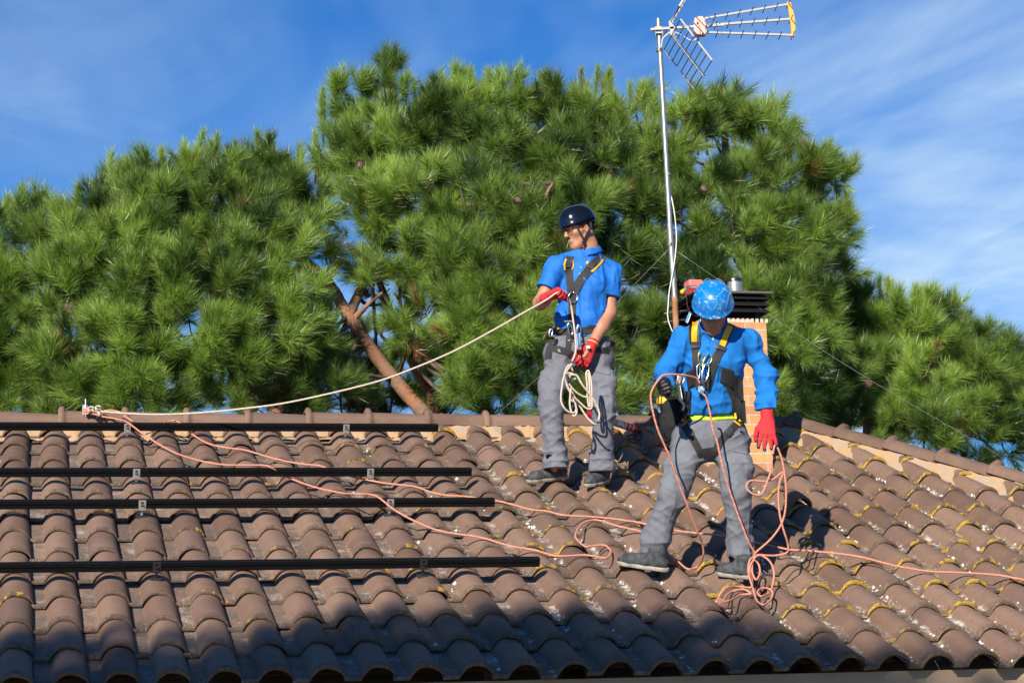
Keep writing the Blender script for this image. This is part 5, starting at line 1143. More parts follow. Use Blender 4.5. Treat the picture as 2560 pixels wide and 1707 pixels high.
# ------------------------------------------------------------------ worker with the black helmet
def worker_black():
    Y0 = 2.84
    J = lambda u, v, dy=0.0: P(u, v, Y0 + dy)
    lf_t, lf_h, rf_t, rf_h = RF(1318, 1206, .004), RF(1417, 1193, .004), RF(1466, 1216, .004), RF(1517, 1201, .004)
    per = empty('person', (lf_h + rf_h) / 2, 'man in black helmet and blue polo shirt holding a coiled beige rope on the roof', 'person')
    la, ra = J(1389, 1150, .05), J(1503, 1162, .03)
    lk, rk = J(1377, 1010, .0), J(1512, 1018, -.03)
    lh, rh = J(1402, 885, .06), J(1492, 885, .06)
    pel, wai, che, nek = J(1447, 862, .06), J(1450, 800, .05), J(1459, 715, .04), J(1468, 622, .05)
    ls, rs = J(1391, 667, .03), J(1527, 678, .05)
    le, lw = J(1350, 758, .0), J(1372, 741, -.20)
    re, rw = J(1523, 782, .0), J(1477, 868, -.10)
    hc = J(1448, 572, .02)
    fwd = nrmz(-SIDE * .90 + TOW * .50 - UP * .26); upv = nrmz(UP + -SIDE * .06 + TOW * .05)
    # body
    s = S(.03); q = head(s, hc, fwd, upv, 1.0)
    s.cap(q(0, -.035, -.06), nek, .056, .066, .03).cap(nek, che, .062, .088, .05)
    s.cap(che, wai, .115, .10, .05, (TOW, 1.25)).cap(wai, pel, .10, .11, .05, (TOW, 1.25))
    s.cap(ls, che, .038, .05, .04).cap(rs, che, .038, .05, .04)
    s.cap(ls, le, .045, .041).cap(le, le * .45 + lw * .55, .043, .038).cap(le * .45 + lw * .55, lw, .038, .027)
    s.cap(rs, re, .050, .042).cap(re, re * .6 + rw * .4, .044, .042).cap(re * .6 + rw * .4, rw, .042, .028)
    for h_, k_, a_ in ((lh, lk, la), (rh, rk, ra)): s.cap(h_, k_, .075, .05).cap(k_, a_, .05, .038)
    s.cap(la, lf_h * .6 + lf_t * .4 + UP * .03, .036, .025); s.cap(ra, rf_h * .6 + rf_t * .4 + UP * .03, .036, .025)
    hl_d = nrmz(P(1404, 726, Y0 - .26) - lw); hand(s, lw, hl_d, -UP + TOW * .4, 1, (.9, 1.1, .8), size=.92, thumb_curl=.7)
    hr_d = nrmz(P(1452, 920, Y0 - .12) - rw); hand(s, rw, hr_d, nrmz(-SIDE + TOW * -.3), 1, (.7, .9, .7), size=.92)
    body = solid('body', s, M_SKIN, per, .0055)
    # polo shirt
    s = S(.045)
    s.cap(nek + UP * -.045, che, .078, .122, .05, (TOW, 1.15)).cap(che - SIDE * .045, wai - SIDE * .03, .122, .112, .05, (TOW, 1.12)).cap(che + SIDE * .045, wai + SIDE * .03, .122, .112, .05, (TOW, 1.12))
    s.cap(wai - SIDE * .035, pel - SIDE * .04 + UP * .06, .112, .115, .05, (TOW, 1.12)).cap(wai + SIDE * .035, pel + SIDE * .04 + UP * .06, .112, .115, .05, (TOW, 1.12))
    s.cap(ls, nek - UP * .045, .060, .060, .05).cap(rs, nek - UP * .045, .062, .060, .05)
    lse, rse = ls + (le - ls) * .62, rs + (re - rs) * .66
    s.cap(ls, lse, .060, .064, .045).cap(rs, rse + nrmz(rse - rs) * .02, .061, .067, .045)
    s.plane(lse + A([0, 0, 0]), A([0, 0, -9.])) if False else None
    s.cutcap(lse - (le - ls) * .06, le, .048, .048, .003).cutcap(rse - (re - rs) * .06, re, .050, .050, .003)
    s.plane(nek + UP * .012 - TOW * .02, nrmz(UP + TOW * .30)); s.cutcap(nek + UP * .12, nek + UP * -.02, .070, .058, .004)
    def trims(p, d):
        d1 = (p - lse) @ nrmz(le - ls); m1 = (np.linalg.norm(p - lse, axis=1) < .14) & ((p - che) @ -SIDE > .10); d = np.where(m1, np.maximum(d, d1), d)
        d2 = (p - rse) @ nrmz(re - rs); m2 = (np.linalg.norm(p - rse, axis=1) < .16) & ((p - che) @ SIDE > .145); d = np.where(m2, np.maximum(d, d2), d)
        return np.maximum(d, (pel[2] + .035) - p[:, 2])
    s.post.append(folds(.013, .060, .07, .17, 1.0, lambda p: np.where(np.minimum(np.linalg.norm(p - lse, axis=1), np.linalg.norm(p - rse, axis=1)) < .12, .5, 1.0))); s.post.append(folds(.008, .11, .09, .045, 4.0, lambda p: np.clip((wai[2] + .10 - p[:, 2]) / .1, 0, 1))); s.post.append(folds(.006, .14, .14, .045, 5.0, lambda p: np.where(np.minimum(np.linalg.norm(p - lse, axis=1), np.linalg.norm(p - rse, axis=1)) < .12, .5, 1.0), .6)); s.post.append(trims)
    shirt = solid('polo_shirt', s, M_POLO, per, .0055)
    # collar: two folded flaps round the neck
    mb = MB(); ncol = nek + UP * .002 - TOW * .012; V = []; n = 30; op = nrmz(TOW - SIDE * .45)
    for i in range(n + 1):
        a = .42 + (2 * math.pi - .84) * i / n; o_ = op * math.cos(a) - np.cross(UP, op) * math.sin(a)
        back_ = (1 - math.cos(a)) / 2; pt = max(0, 1 - min(i, n - i) / 6.0); z0 = -.020 + .050 * back_
        V += [ncol + o_ * .066 + UP * (z0 - .012), ncol + o_ * .070 + UP * (z0 + .006), ncol + o_ * .080 + UP * (z0 + .002), ncol + o_ * (.106 + .010 * pt) + UP * (z0 - .034 - .014 * pt)]
    mb.add(V, [(4 * i + j, 4 * i + 4 + j, 4 * i + 5 + j, 4 * i + 1 + j) for i in range(n) for j in range(3)])
    col = mb.build('collar', M_POLO, shirt, smooth=True)
    so_m = col.modifiers.new('thickness', 'SOLIDIFY'); so_m.thickness = .004
    mb = MB()
    for (u, v) in ((1452, 668), (1449, 684)): p, nn = hit_px(bvh_of([shirt]), u, v, Y0, .001); mb.lathe([(.005, 0), (.005, .003)], p, -nrmz(ray(u, v)), 10)
    mb.build('button', mat('pale_blue_button', (.35, .5, .75), .3), shirt)
    # trousers
    s = S(.045)
    s.cap(pel - SIDE * .055 + UP * .03, pel + SIDE * .05 + UP * .03, .112, .112, .05, (TOW, 1.08)).cap(lh + UP * .0, rh, .105, .105, .06)
    lm, rm = (lh + lk) / 2, (rh + rk) / 2
    s.cap(lh, lk, .092, .073).cap(lk, la + UP * .02, .072, .063).cap(rh, rk, .091, .070).cap(rk, ra + UP * .0, .069, .066)
    s.cap(la + UP * .03, la - UP * .05, .068, .072); s.cap(ra + UP * .03, ra - UP * .045, .068, .074)
    s.ell(lm + A(lk - lh) * .12 - SIDE * .068, np.eye(3), (.040, .055, .098), .02); s.ell(rm + A(rk - rh) * .05 + SIDE * .050 + TOW * .03, np.eye(3), (.050, .058, .092), .02)
    s.cutcap(la + UP * .01, la - UP * .16, .054, .058); s.cutcap(ra + UP * .01, ra - UP * .16, .056, .060)
    s.post.append(trouser_folds([la - UP * .02, ra - UP * .02], [lk, rk, lh], .010)); s.post.append(folds(.008, .16, .16, .045, 8.0, None, .6)); s.post.append(folds(.008, .16, .16, .05, 21.0, None, -.55)); s.post.append(folds(.006, .06, .06, .22, 13.0))
    def tr(p, d):
        d = np.maximum(d, p[:, 2] - (pel[2] + .058)); sdx = (p - (la + ra) / 2) @ SIDE
        return np.maximum(d, np.where(sdx < 0, la[2] - .052 - p[:, 2], ra[2] - .045 - p[:, 2]))
    s.post.append(tr); trous = solid('trousers', s, M_TROUS, per, .0055)
    tb_ = bvh_of([trous]); mb = MB()
    patch(mb, tb_, [(1489, 916), (1526, 918), (1526, 938), (1489, 930)], .003, .004, Y0); mb.build('pocket_flap', M_TROUS, trous, smooth=True)
    mb = MB(); strap(mb, tb_, [(1484, 912), (1487, 950), (1489, 978)], 2.5, .002, .002, Y0); mb.build('pocket_seam', M_TROUS, trous)
    # shoes
    shoe('shoe', lf_h + NRM * .0, lf_t, NRM * .75 + UP * .25, per, -.004); shoe('shoe', rf_h, rf_t, NRM * .75 + UP * .25, per, -.004)
    # gloves
    s = S(.012); hand(s, lw, hl_d, -UP + TOW * .35, 1, (.9, 1.15, .8), size=1.0, rad=1.12, thumb_curl=.8); s.cap(lw - hl_d * .035, lw, .032, .031, .01)
    g1 = solid('glove', s, M_GLOVE, per, .0032)
    s = S(.012); pr = hand(s, rw, hr_d, nrmz(-SIDE * .5 - TOW), -1, (.55, .8, .6), spread=.2, size=1.06, rad=1.14, thumb_curl=.5); s.cap(rw - hr_d * .03, rw + hr_d * .01, .034, .033, .01)
    g2 = solid('glove', s, M_GLOVE, per, .0032)
    for g_, tp_, r_ in ((g1, None, 0), (g2, pr, .0155)):
        if tp_:
            for k, t_ in enumerate(tp_[:4]): s2 = S(.004); s2.cap(t_ - hr_d * .006, t_ + hr_d * .003, .0112, .0104); solid('glove_fingertip', s2, M_GRIP, g_, .003)
    mb = MB(); gb = bvh_of([g1])
    for (x0, y0, x1, y1) in ((425, 985, 450, 1040), (390, 1020, 415, 1060), (360, 1045, 378, 1085)): strap(mb, gb, [zc1(x0, y0), zc1(x1, y1)], 2.2, .0015, .0015, Y0 - .2, 4)
    strap(mb, gb, [zc1(495, 1020), zc1(505, 1045)], 7, .0015, .002, Y0 - .22, 4); mb.build('glove_coating', M_GRIP, g1)
    mb = MB(); pts = [rw - hr_d * .030 + .0375 * (math.cos(a) * nrmz(np.cross(hr_d, TOW)) + math.sin(a) * nrmz(np.cross(hr_d, np.cross(hr_d, TOW)))) for a in np.linspace(0, 2 * math.pi, 17)]; mb.tube(pts, .0036, 6); mb.build('wristband', mat('pale_yellow_band', (.8, .55, .2), .5), per, smooth=True)
    mb = MB(); p = P(*zb(712, 178), float(rw[1]) - .055); mb.box(p, SIDE * .012, TOW * .004, UP * .0095); mb.build('watch', mat('white_watch', (.8, .8, .8), .3), per, bevel=.003)
    # helmet
    def rim(a): return .020 + .020 * math.cos(2 * a) * -0 + (.012 * math.exp(-((abs(math.atan2(math.sin(a), math.cos(a))) - 1.9) / .45) ** 2)) - .004 * math.cos(a)
    def bump(a, e):
        aa = math.atan2(math.sin(a), math.cos(a)); g = .035 * math.exp(-(e / .07) ** 2)
        return g + .018 * math.exp(-((abs(aa) - .75) / .20) ** 2) * math.exp(-((e - .55) / .25) ** 2)
    hel = dome('helmet', lambda x, y, w: q(x, y, w + .012), per, M_HBLK, (.107, .135, .128), .142, rim, bump)
    s = S(.02); f, u, r = head_frame(fwd, upv); s.cap(q(-.05, -.095, .005), q(.05, -.095, .005), .022, .022); s.cap(q(0, -.10, .01), q(0, -.10, -.015), .02, .016); solid('helmet_cradle', s, M_PAD, per, .004)
    mb = MB()
    for x in (1, -1):
        xx = .079 * x
        local_strap(mb, [q(xx * 1.02, .060, .030), q(xx * .98, .050, -.02), q(xx * .88, .028, -.080), q(xx * .72, .030, -.105)], (.014, f))
        local_strap(mb, [q(xx * 1.04, -.040, .030), q(xx * 1.12, -.036, -.01), q(xx * 1.0, .006, -.060), q(xx * .80, .028, -.100)], (.016, f))
        local_strap(mb, [q(xx * .74, .030, -.104), q(xx * .5, .045, -.132), q(0, .058, -.142)], (.014, f))
    mb.build('chin_strap', M_WEB, per)
    mb = MB(); p = q(-.066, .030, -.103); mb.box(p, r * .006, f * .012, u * .013); p = q(.066, .030, -.103); mb.box(p, r * .006, f * .012, u * .013); mb.build('chin_buckle', M_GRIP, per, bevel=.003)
    mb = MB(); mb.box(q(-.062, .040, -.118), r * .004, f * .004, u * .012); mb.build('buckle_tab', M_RED, per)
    # glasses
    mb = MB()
    for x in (-1, 1):
        pts = [q(x * (.034 + .026 * math.cos(a)), .100 - .010 * abs(math.cos(a)) * (1 if math.cos(a) > 0 else .2), .002 + .019 * math.sin(a)) for a in np.linspace(0, 2 * math.pi, 19)]; mb.tube(pts, .0024, 6, cap=False)
        mb.tube([q(x * .060, .090, .008), q(x * .079, .06, .008), q(x * .083, -.005, .004)], .0026, 6)
    mb.tube([q(-.008, .106, .006), q(.008, .106, .006)], .0024, 6)
    mb.build('glasses', mat('dark_red_frame', (.10, .012, .018), .3), per, smooth=True)
    # hair, brows and stubble
    s = S(.01); s.ell(q(0, -.014, .028), A([r, f, u]), A([.0775, .0955, .0875])); s.plane(q(0, .052, 0), f); s.cutell(q(.08, -.005, -.02), A([r, f, u]), (.02, .026, .04)); s.cutell(q(-.08, -.005, -.02), A([r, f, u]), (.02, .026, .04)); s.plane(q(0, 0, -.030), -u); solid('hair', s, M_HAIR, per, .004)
    s = S(.02); s.cap(q(0, .071, -.113), q(0, .06, -.10), .0205, .026)
    for x in (-1, 1): s.cap(q(.050 * x, -.003, -.067), q(.022 * x, .061, -.110), .0168, .0172)
    s.cap(q(-.020, .087, -.053), q(.020, .087, -.053), .005, .005, .008); s.cutell(q(0, .10, -.070), A([r, f, u]), (.022, .02, .012)); solid('beard', s, M_BEARD, per, .0035)
    mb = MB()
    for x in (-1, 1): mb.tube([q(x * .014, .0985, .023), q(x * .032, .0955, .028), q(x * .050, .083, .023)], [.003, .0038, .002], 6)
    mb.build('eyebrows', M_HAIR, per, smooth=True)
    # harness
    hb = bvh_of([shirt, trous, col]); Yf = Y0 - .1
    har = MB()
    c = zc1
    strap(har, hb, [c(600, 660), c(585, 760), c(590, 860), c(600, 960), c(612, 1050)], 19, .006, .003, Yf)
    strap(har, hb, [c(935, 660), c(850, 745), c(770, 830), c(700, 920), c(650, 1010), c(630, 1060)], 22, .006, .003, Yf)
    strap(har, hb, [c(628, 1050), c(622, 1120), c(618, 1240), c(610, 1340), c(605, 1440), c(590, 1540)], 19, .006, .003, Yf)
    strap(har, hb, [c(400, 1440), c(520, 1440), c(660, 1440), c(800, 1420), c(900, 1415)], 17, .007, .003, Yf)
    z = zb
    strap(har, hb, [z(395, 90), z(370, 150), z(345, 215), z(335, 285)], 17, .006, .003, Yf)
    strap(har, hb, [z(380, 185), z(440, 200), z(520, 225), z(560, 250)], 17, .006, .003, Yf)
    strap(har, hb, [z(530, 90), z(525, 170), z(520, 240)], 14, .007, .003, Yf)
    strap(har, hb, [z(760, 200), z(840, 205), z(910, 215)], 14, .006, .003, Yf)
    strap(har, hb, [z(880, 70), z(935, 100), z(940, 170)], 12, .006, .003, Yf)
    hrn = har.build('harness_webbing', M_WEB, per)
    hb2 = bvh_of([shirt, trous, hrn, col]); mb = MB()
    def PIP(): mb.build('harness_piping', M_YEL, hrn); mb.__init__()
    strap(mb, hb2, [c(560, 690), c(540, 740), c(545, 805)], 4, .007, .003, Yf); PIP(); strap(mb, hb2, [c(625, 700), c(630, 760), c(620, 800)], 4, .007, .003, Yf); PIP(); strap(mb, hb2, [c(965, 665), c(900, 755), c(820, 820)], 5, .007, .003, Yf); PIP(); strap(mb, hb2, [c(785, 715), c(770, 740)], 5, .007, .003, Yf); PIP(); strap(mb, hb2, [c(465, 1390), c(475, 1415)], 7, .008, .004, Yf)
    mb.build('harness_piping', M_YEL, hrn)
    mb = MB(); patch(mb, hb2, [c(565, 700), c(625, 700), c(625, 775), c(550, 778)], .008, .004, Yf, 4); mb.build('harness_buckle', mat('dark_grey_plastic', (.05, .05, .055), .4), hrn); mb = MB(); patch(mb, hb2, [c(800, 720), c(870, 720), c(830, 800), c(755, 765)], .008, .004, Yf, 4); mb.build('harness_buckle', mat('dark_grey_plastic', (.05, .05, .055), .4), hrn)
    mb = MB(); ring(mb, hb2, *c(628, 1085), 11, 13, .0042, Yf, .016); mb.build('metal_ring', M_METAL, hrn, smooth=True); mb = MB(); ring(mb, hb2, *c(400, 1450), 4, 10, .004, Yf, .01, rot=.2); mb.build('metal_ring', M_METAL, hrn, smooth=True); mb = MB(); ring(mb, hb2, *c(600, 1415), 5, 15, .0042, Yf - .03, .035, rot=-.25); mb.build('metal_ring', M_METAL, hrn, smooth=True); mb = MB(); ring(mb, hb2, *c(690, 1430), 5, 16, .0042, Yf - .03, .03); mb.build('metal_ring', M_METAL, hrn, smooth=True)
    mb = MB(); p = P(*z(615, 120), float(pel[1]) - .21); mb.box(p, SIDE * .018, TOW * .012, UP * .052); p2 = P(*z(618, 185), float(pel[1]) - .21); mb.box(p2, SIDE * .020, TOW * .015, UP * .016); p3 = P(*c(580, 1335), float(pel[1]) - .2); mb.box(p3, SIDE * .028, TOW * .012, UP * .006); mb.build('rope_grab', M_METAL, hrn, bevel=.005)
    mb = MB()
    for (u, v) in (z(605, 185), z(630, 170), z(640, 190)): mb.lathe([(.006, 0), (.006, .004)], P(u, v, float(pel[1]) - .227), TOW, 10)
    mb.build('rope_grab_rivet', M_RED, hrn)
    mb = MB(); strap(mb, hb2, [c(575, 1530), c(600, 1528)], 2, .009, .002, Yf, 3); mb.build('harness_stitching', mat('pale_stitching', (.4, .38, .33), .8), hrn); mb = MB(); strap(mb, hb2, [z(428, 195), z(440, 222)], 1.6, .009, .002, Yf, 3); mb.build('harness_stitching', mat('pale_stitching', (.4, .38, .33), .8), hrn); mb = MB(); strap(mb, hb2, [z(440, 198), z(452, 226)], 1.6, .009, .002, Yf, 3); mb.build('harness_stitching', mat('pale_stitching', (.4, .38, .33), .8), hrn); mb = MB(); strap(mb, hb2, [c(610, 1145), c(650, 1145)], 2, .009, .002, Yf, 3); mb.build('harness_stitching', mat('pale_stitching', (.4, .38, .33), .8), hrn)
worker_black()

# ------------------------------------------------------------------ worker with the blue helmet
def worker_blue():
    Y0 = 1.20
    J = lambda u, v, dy=0.0: P(u, v, Y0 + dy)
    lf_t, lf_h, rf_t, rf_h = RF(1544, 1409, .004), RF(1669, 1428, .004), RF(1796, 1437, .004), RF(1876, 1446, .004)
    per = empty('person', (lf_h + rf_h) / 2, 'man in scratched blue helmet and blue sweatshirt with head bowed, standing before the chimney', 'person')
    la, ra = J(1637, 1365, .10), J(1849, 1382, .0)
    lk, rk = J(1683, 1228, .00), J(1843, 1228, -.10)
    lh, rh = J(1730, 1105, .03), J(1826, 1105, .02)
    pel, wai, che, nek = J(1776, 1080, .03), J(1776, 985, -.02), J(1784, 900, -.10), J(1786, 826, -.15)
    ls, rs = J(1707, 848, -.11), J(1868, 855, -.10)
    le, lw = J(1668, 935, -.06), J(1662, 958, -.30)
    re, rw = J(1918, 945, -.12), J(1918, 1046, -.24)
    hc = J(1782, 772, -.27)
    fwd = nrmz(TOW * .73 - UP * .70 - SIDE * .04); upv = nrmz(UP * .73 + TOW * .70)
    s = S(.03); q = head(s, hc, fwd, upv, .98)
    s.cap(q(0, -.035, -.06), nek, .058, .068, .03).cap(nek, che, .062, .088, .05)
    s.cap(che, wai, .12, .105, .05, (TOW, 1.2)).cap(wai, pel, .105, .11, .05, (TOW, 1.2)).cap(ls, che, .05, .06, .05).cap(rs, che, .05, .06, .05)
    s.cap(ls, le, .05, .042).cap(le, lw, .042, .03).cap(rs, re, .05, .042).cap(re, rw, .042, .03)
    for h_, k_, a_ in ((lh, lk, la), (rh, rk, ra)): s.cap(h_, k_, .075, .05).cap(k_, a_, .05, .038)
    s.cap(la, lf_h * .7 + lf_t * .3 + UP * .03, .036, .025); s.cap(ra, rf_h * .7 + rf_t * .3 + UP * .03, .036, .025)
    hl_d = nrmz(-SIDE * .25 + TOW * .75 - UP * .35); hr_d = nrmz(P(1921, 1128, Y0 - .30) - rw)
    hand(s, lw, hl_d, nrmz(SIDE * .8 + UP * .3), -1, (.9, 1.0, .7), size=.92, thumb_curl=.7); hand(s, rw, hr_d, nrmz(-TOW), -1, (.12, .15, .12), size=.92)
    body = solid('body', s, M_SKIN, per, .0055)
    # sweatshirt
    s = S(.05)
    s.cap(nek - UP * .01, che, .088, .13, .05, (TOW, 1.1)).cap(che - SIDE * .055, wai - SIDE * .035, .125, .118, .05, (TOW, 1.08)).cap(che + SIDE * .055, wai + SIDE * .035, .125, .118, .05, (TOW, 1.08))
    s.cap(wai - SIDE * .035, pel - SIDE * .045 + UP * .075, .118, .118, .05, (TOW, 1.08)).cap(wai + SIDE * .035, pel + SIDE * .04 + UP * .075, .118, .118, .05, (TOW, 1.08))
    s.cap(ls, nek - UP * .02, .063, .060, .05).cap(rs, nek - UP * .02, .065, .060, .05)
    s.cap(ls, le, .058, .053, .045).cap(le, lw, .055, .043, .035).cap(rs, re, .058, .054, .045).cap(re, re * .45 + rw * .55, .057, .054, .035).cap(re * .45 + rw * .55, rw + (rw - re) * .0, .054, .042, .03)
    s.cutcap(nek + UP * .10 + TOW * .05, nek + UP * .01 + TOW * .02, .085, .058, .004); s.cutcap(lw - (lw - le) * .08, lw + (lw - le) * .5, .036, .036, .003); s.cutcap(rw - (rw - re) * .06, rw + (rw - re) * .5, .036, .036, .003)
    ld, rd = nrmz(lw - le), nrmz(rw - re)
    def sl_folds(p):
        g = np.full(len(p), .35)
        for c_, w_ in ((le, .13), (re, .15), (re * .4 + rw * .6, .12), (lw, .1)): g += 1.2 * np.exp(-(np.linalg.norm(p - c_, axis=1) / w_) ** 2)
        g += .7 * np.clip((wai[2] + .0 - p[:, 2]) / .08, 0, 1); return g
    s.post.append(folds(.012, .14, .14, .062, 3.0, sl_folds)); s.post.append(folds(.010, .06, .06, .16, 6.0)); s.post.append(folds(.008, .15, .15, .05, 9.0, None, .7)); s.post.append(folds(.007, .15, .15, .05, 29.0, None, -.6))
    def hem(p, d):
        m1 = ((p - lw) @ ld > -.06) & (np.linalg.norm(p - lw, axis=1) < .15); d = np.where(m1, np.maximum(d, (p - lw) @ ld), d)
        m2 = ((p - rw) @ rd > -.06) & (np.linalg.norm(p - rw, axis=1) < .15); d = np.where(m2, np.maximum(d, (p - rw) @ rd), d)
        return np.maximum(d, pel[2] + .080 + .05 * np.abs((p - pel) @ SIDE) - p[:, 2])
    s.post.append(hem); sweat = solid('sweatshirt', s, M_FLEECE, per, .0055)
    mb = MB(); V = []; n = 26; nc = nek + UP * .035 + TOW * .015; ax_ = nrmz(UP + TOW * .35); o1 = nrmz(TOW - (TOW @ ax_) * ax_)
    for i in range(n + 1):
        a = .16 + (2 * math.pi - .32) * i / n; o_ = o1 * math.cos(a) - SIDE * math.sin(a)
        V += [nc + o_ * .082 - ax_ * .035, nc + o_ * .078 + ax_ * .0, nc + o_ * .072 + ax_ * .030]
    mb.add(V, [(3 * i + j, 3 * i + 3 + j, 3 * i + 4 + j, 3 * i + 1 + j) for i in range(n) for j in range(2)]); col = mb.build('collar', M_FLEECE, sweat, smooth=True); col.modifiers.new('thickness', 'SOLIDIFY').thickness = .006
    sb = bvh_of([sweat]); mb = MB(); strap(mb, sb, [z3(735, 700), z3(715, 780), z3(705, 850)], 2, .002, .002, Y0 - .2); mb.build('zip', mat('zip_blue', (.003, .09, .38), .4), sweat)
    mb = MB(); p, _n = hit_px(bvh_of([sweat, col]), *z3(757, 700), Y0 - .25, .006); mb.box(p, SIDE * .0045, TOW * .002, UP * .009); mb.build('zip_pull', mat('grey_zip_pull', (.25, .3, .3), .4), sweat)
    # lime shirt hem
    s = S(.05); s.cap(pel - SIDE * .045 + UP * .06, pel + SIDE * .04 + UP * .06, .1185, .1185, .05, (TOW, 1.06)); s.post.append(folds(.006, .05, .05, .1, 1.0)); s.post.append(lambda p, d: np.maximum(np.maximum(d, pel[2] + .052 + .05 * np.abs((p - pel) @ SIDE) - p[:, 2]), p[:, 2] - pel[2] - .13)); solid('lime_shirt_hem', s, M_LIME, per, .0055)
    # trousers
    s = S(.045)
    s.cap(pel - SIDE * .055 + UP * .01, pel + SIDE * .055 + UP * .01, .114, .114, .05, (TOW, 1.06)).cap(lh, rh, .108, .108, .06)
    s.cap(lh, lk, .094, .074).cap(lk, la + UP * .02, .073, .070).cap(rh, rk, .094, .073).cap(rk, ra + UP * .02, .070, .066)
    s.cap(la + UP * .03, la - UP * .04, .074, .070); s.cap(ra + UP * .03, ra - UP * .045, .070, .068)
    lm, rm = (lh + lk) / 2, (rh + rk) / 2
    s.ell(lm - SIDE * .062 + (lk - lh) * .08, np.eye(3), (.042, .055, .085), .02); s.ell(rm + SIDE * .060 + (rk - rh) * .05, np.eye(3), (.048, .055, .09), .02)
    s.cutcap(la + UP * .0, la - UP * .16, .054, .06); s.cutcap(ra + UP * .0, ra - UP * .16, .054, .06)
    s.post.append(trouser_folds([la, ra], [lk, rk, lm, rm], .011)); s.post.append(folds(.008, .16, .16, .045, 8.0, None, .6)); s.post.append(folds(.008, .16, .16, .05, 21.0, None, -.55)); s.post.append(folds(.006, .06, .06, .22, 13.0))
    def tr(p, d):
        d = np.maximum(d, p[:, 2] - (pel[2] + .066)); sdx = (p - (la + ra) / 2) @ SIDE; return np.maximum(d, np.where(sdx < 0, la[2] - .045 - p[:, 2], ra[2] - .050 - p[:, 2]))
    s.post.append(tr); trous = solid('trousers', s, M_TROUS, per, .0055)
    tb_ = bvh_of([trous]); mb = MB(); patch(mb, tb_, [z4(975, 230), z4(1095, 245), z4(1098, 300), z4(985, 280)], .003, .004, Y0 - .1); mb.build('pocket_flap', M_TROUS, trous, smooth=True)
    mb = MB(); strap(mb, tb_, [z4(965, 300), z4(960, 380), z4(985, 455)], 2.5, .002, .002, Y0 - .1); strap(mb, tb_, [z4(1030, 800), z4(1085, 805), z4(1138, 822)], 2, .002, .002, Y0 - .1); strap(mb, tb_, [z4(755, 60), z4(757, 150)], 9, .002, .002, Y0 - .1); strap(mb, tb_, [z4(545, 600), z4(500, 760), z4(440, 960)], 2, .002, .002, Y0); mb.build('seam', M_TROUS, trous)
    shoe('shoe', lf_h, lf_t, NRM * .6 + UP * .4, per, -.003); shoe('shoe', rf_h, rf_t, NRM * .6 + UP * .4, per, -.003)
    # gloves
    s = S(.012); hand(s, rw, hr_d, -TOW, -1, (.10, .16, .14), spread=.30, size=1.10, rad=1.12, thumb_curl=.35); s.cap(rw - hr_d * .045, rw + hr_d * .0, .035, .034, .01); tips = None
    g = solid('glove', s, M_GLOVE, per, .0032)
    s = S(.004); tips = hand(S(.01), rw, hr_d, -TOW, -1, (.10, .16, .14), spread=.30, size=1.10, rad=1.12, thumb_curl=.35)
    for t_ in tips: s2 = S(.004); s2.cap(t_ - hr_d * .036, t_ + hr_d * .002, .0106, .0099); solid('glove_fingertip', s2, M_GRIP, g, .003)
    s = S(.012); hand(s, lw, hl_d, nrmz(SIDE * .8 + UP * .3), -1, (.9, 1.05, .7), size=1.05, rad=1.15, thumb_curl=.8); s.cap(lw - hl_d * .045, lw, .036, .034, .01); g = solid('glove', s, M_GRIP, per, .0032)
    s = S(.01); s.cap(lw - hl_d * .05, lw - hl_d * .02, .0375, .0365); solid('glove_cuff', s, M_GLOVE, g, .0035)
    # helmet
    def rim(a): return .016 + .012 * math.exp(-((abs(math.atan2(math.sin(a), math.cos(a))) - 1.8) / .4) ** 2)
    def bump(a, e):
        aa = math.atan2(math.sin(a), math.cos(a)); g = .06 * math.exp(-(e / .05) ** 2)
        w = .42 + .55 * (e - .25); g += .028 / (1 + math.exp(-(abs(aa) - w) / .05)) * math.exp(-((e - .5) / .30) ** 2) - .0 ; g += .02 * math.exp(-((abs(aa) - 1.45) / .12) ** 2) * math.exp(-((e - .35) / .25) ** 2)
        return g
    hel = dome('helmet', lambda x, y, w: q(x, y, w + .012), per, helmet_blue_mat(), (.112, .140, .128), .150, rim, bump, 96, 34)
    f, u, r = head_frame(fwd, upv)
    zh = zz(1640, 560, 5.228); hbv = bvh_of([hel]); mb = MB()
    strap(mb, hbv, [zh(*k) for k in ((685, 712), (610, 750), (578, 820), (630, 890), (672, 960), (690, 1000), (668, 1045), (700, 1095), (735, 1132), (770, 1095), (805, 1012), (778, 990), (820, 925), (880, 870), (907, 815), (880, 755), (808, 712))], 1.1, .0025, .0015, Y0 - .3, 4)
    strap(mb, hbv, [zh(*k) for k in ((700, 712), (718, 770))], 1.0, .0025, .002, Y0 - .3, 4); strap(mb, hbv, [zh(*k) for k in ((800, 712), (765, 765))], 1.0, .0025, .002, Y0 - .3, 4)
    strap(mb, hbv, [zh(*k) for k in ((960, 900), (940, 1000), (905, 1120))], 0.9, .0025, .002, Y0 - .3, 4)
    mb.build('helmet_crease', mat('worn_pale_edge', (.24, .38, .56), .6), hel, smooth=True)
    mb = MB()
    for x in (-1, 1): local_strap(mb, [q(x * .085, .03, .03), q(x * .080, .02, -.05), q(x * .05, .045, -.125), q(0, .06, -.14)], (.013, f))
    mb.build('chin_strap', M_WEB, per)
    s = S(.01); s.ell(q(0, -.014, .028), A([r, f, u]), A([.0765, .094, .0865])); s.plane(q(0, .05, 0), f); s.plane(q(0, 0, -.03), -u); solid('hair', s, M_HAIR, per, .004)
    # harness
    hb = bvh_of([sweat, trous]); Yf = Y0 - .2; c = z3; z = z4
    har = MB()
    strap(har, hb, [c(585, 540), c(575, 640), c(585, 740), c(590, 850), c(598, 950), c(610, 1080), c(630, 1160)], 17, .007, .003, Yf)
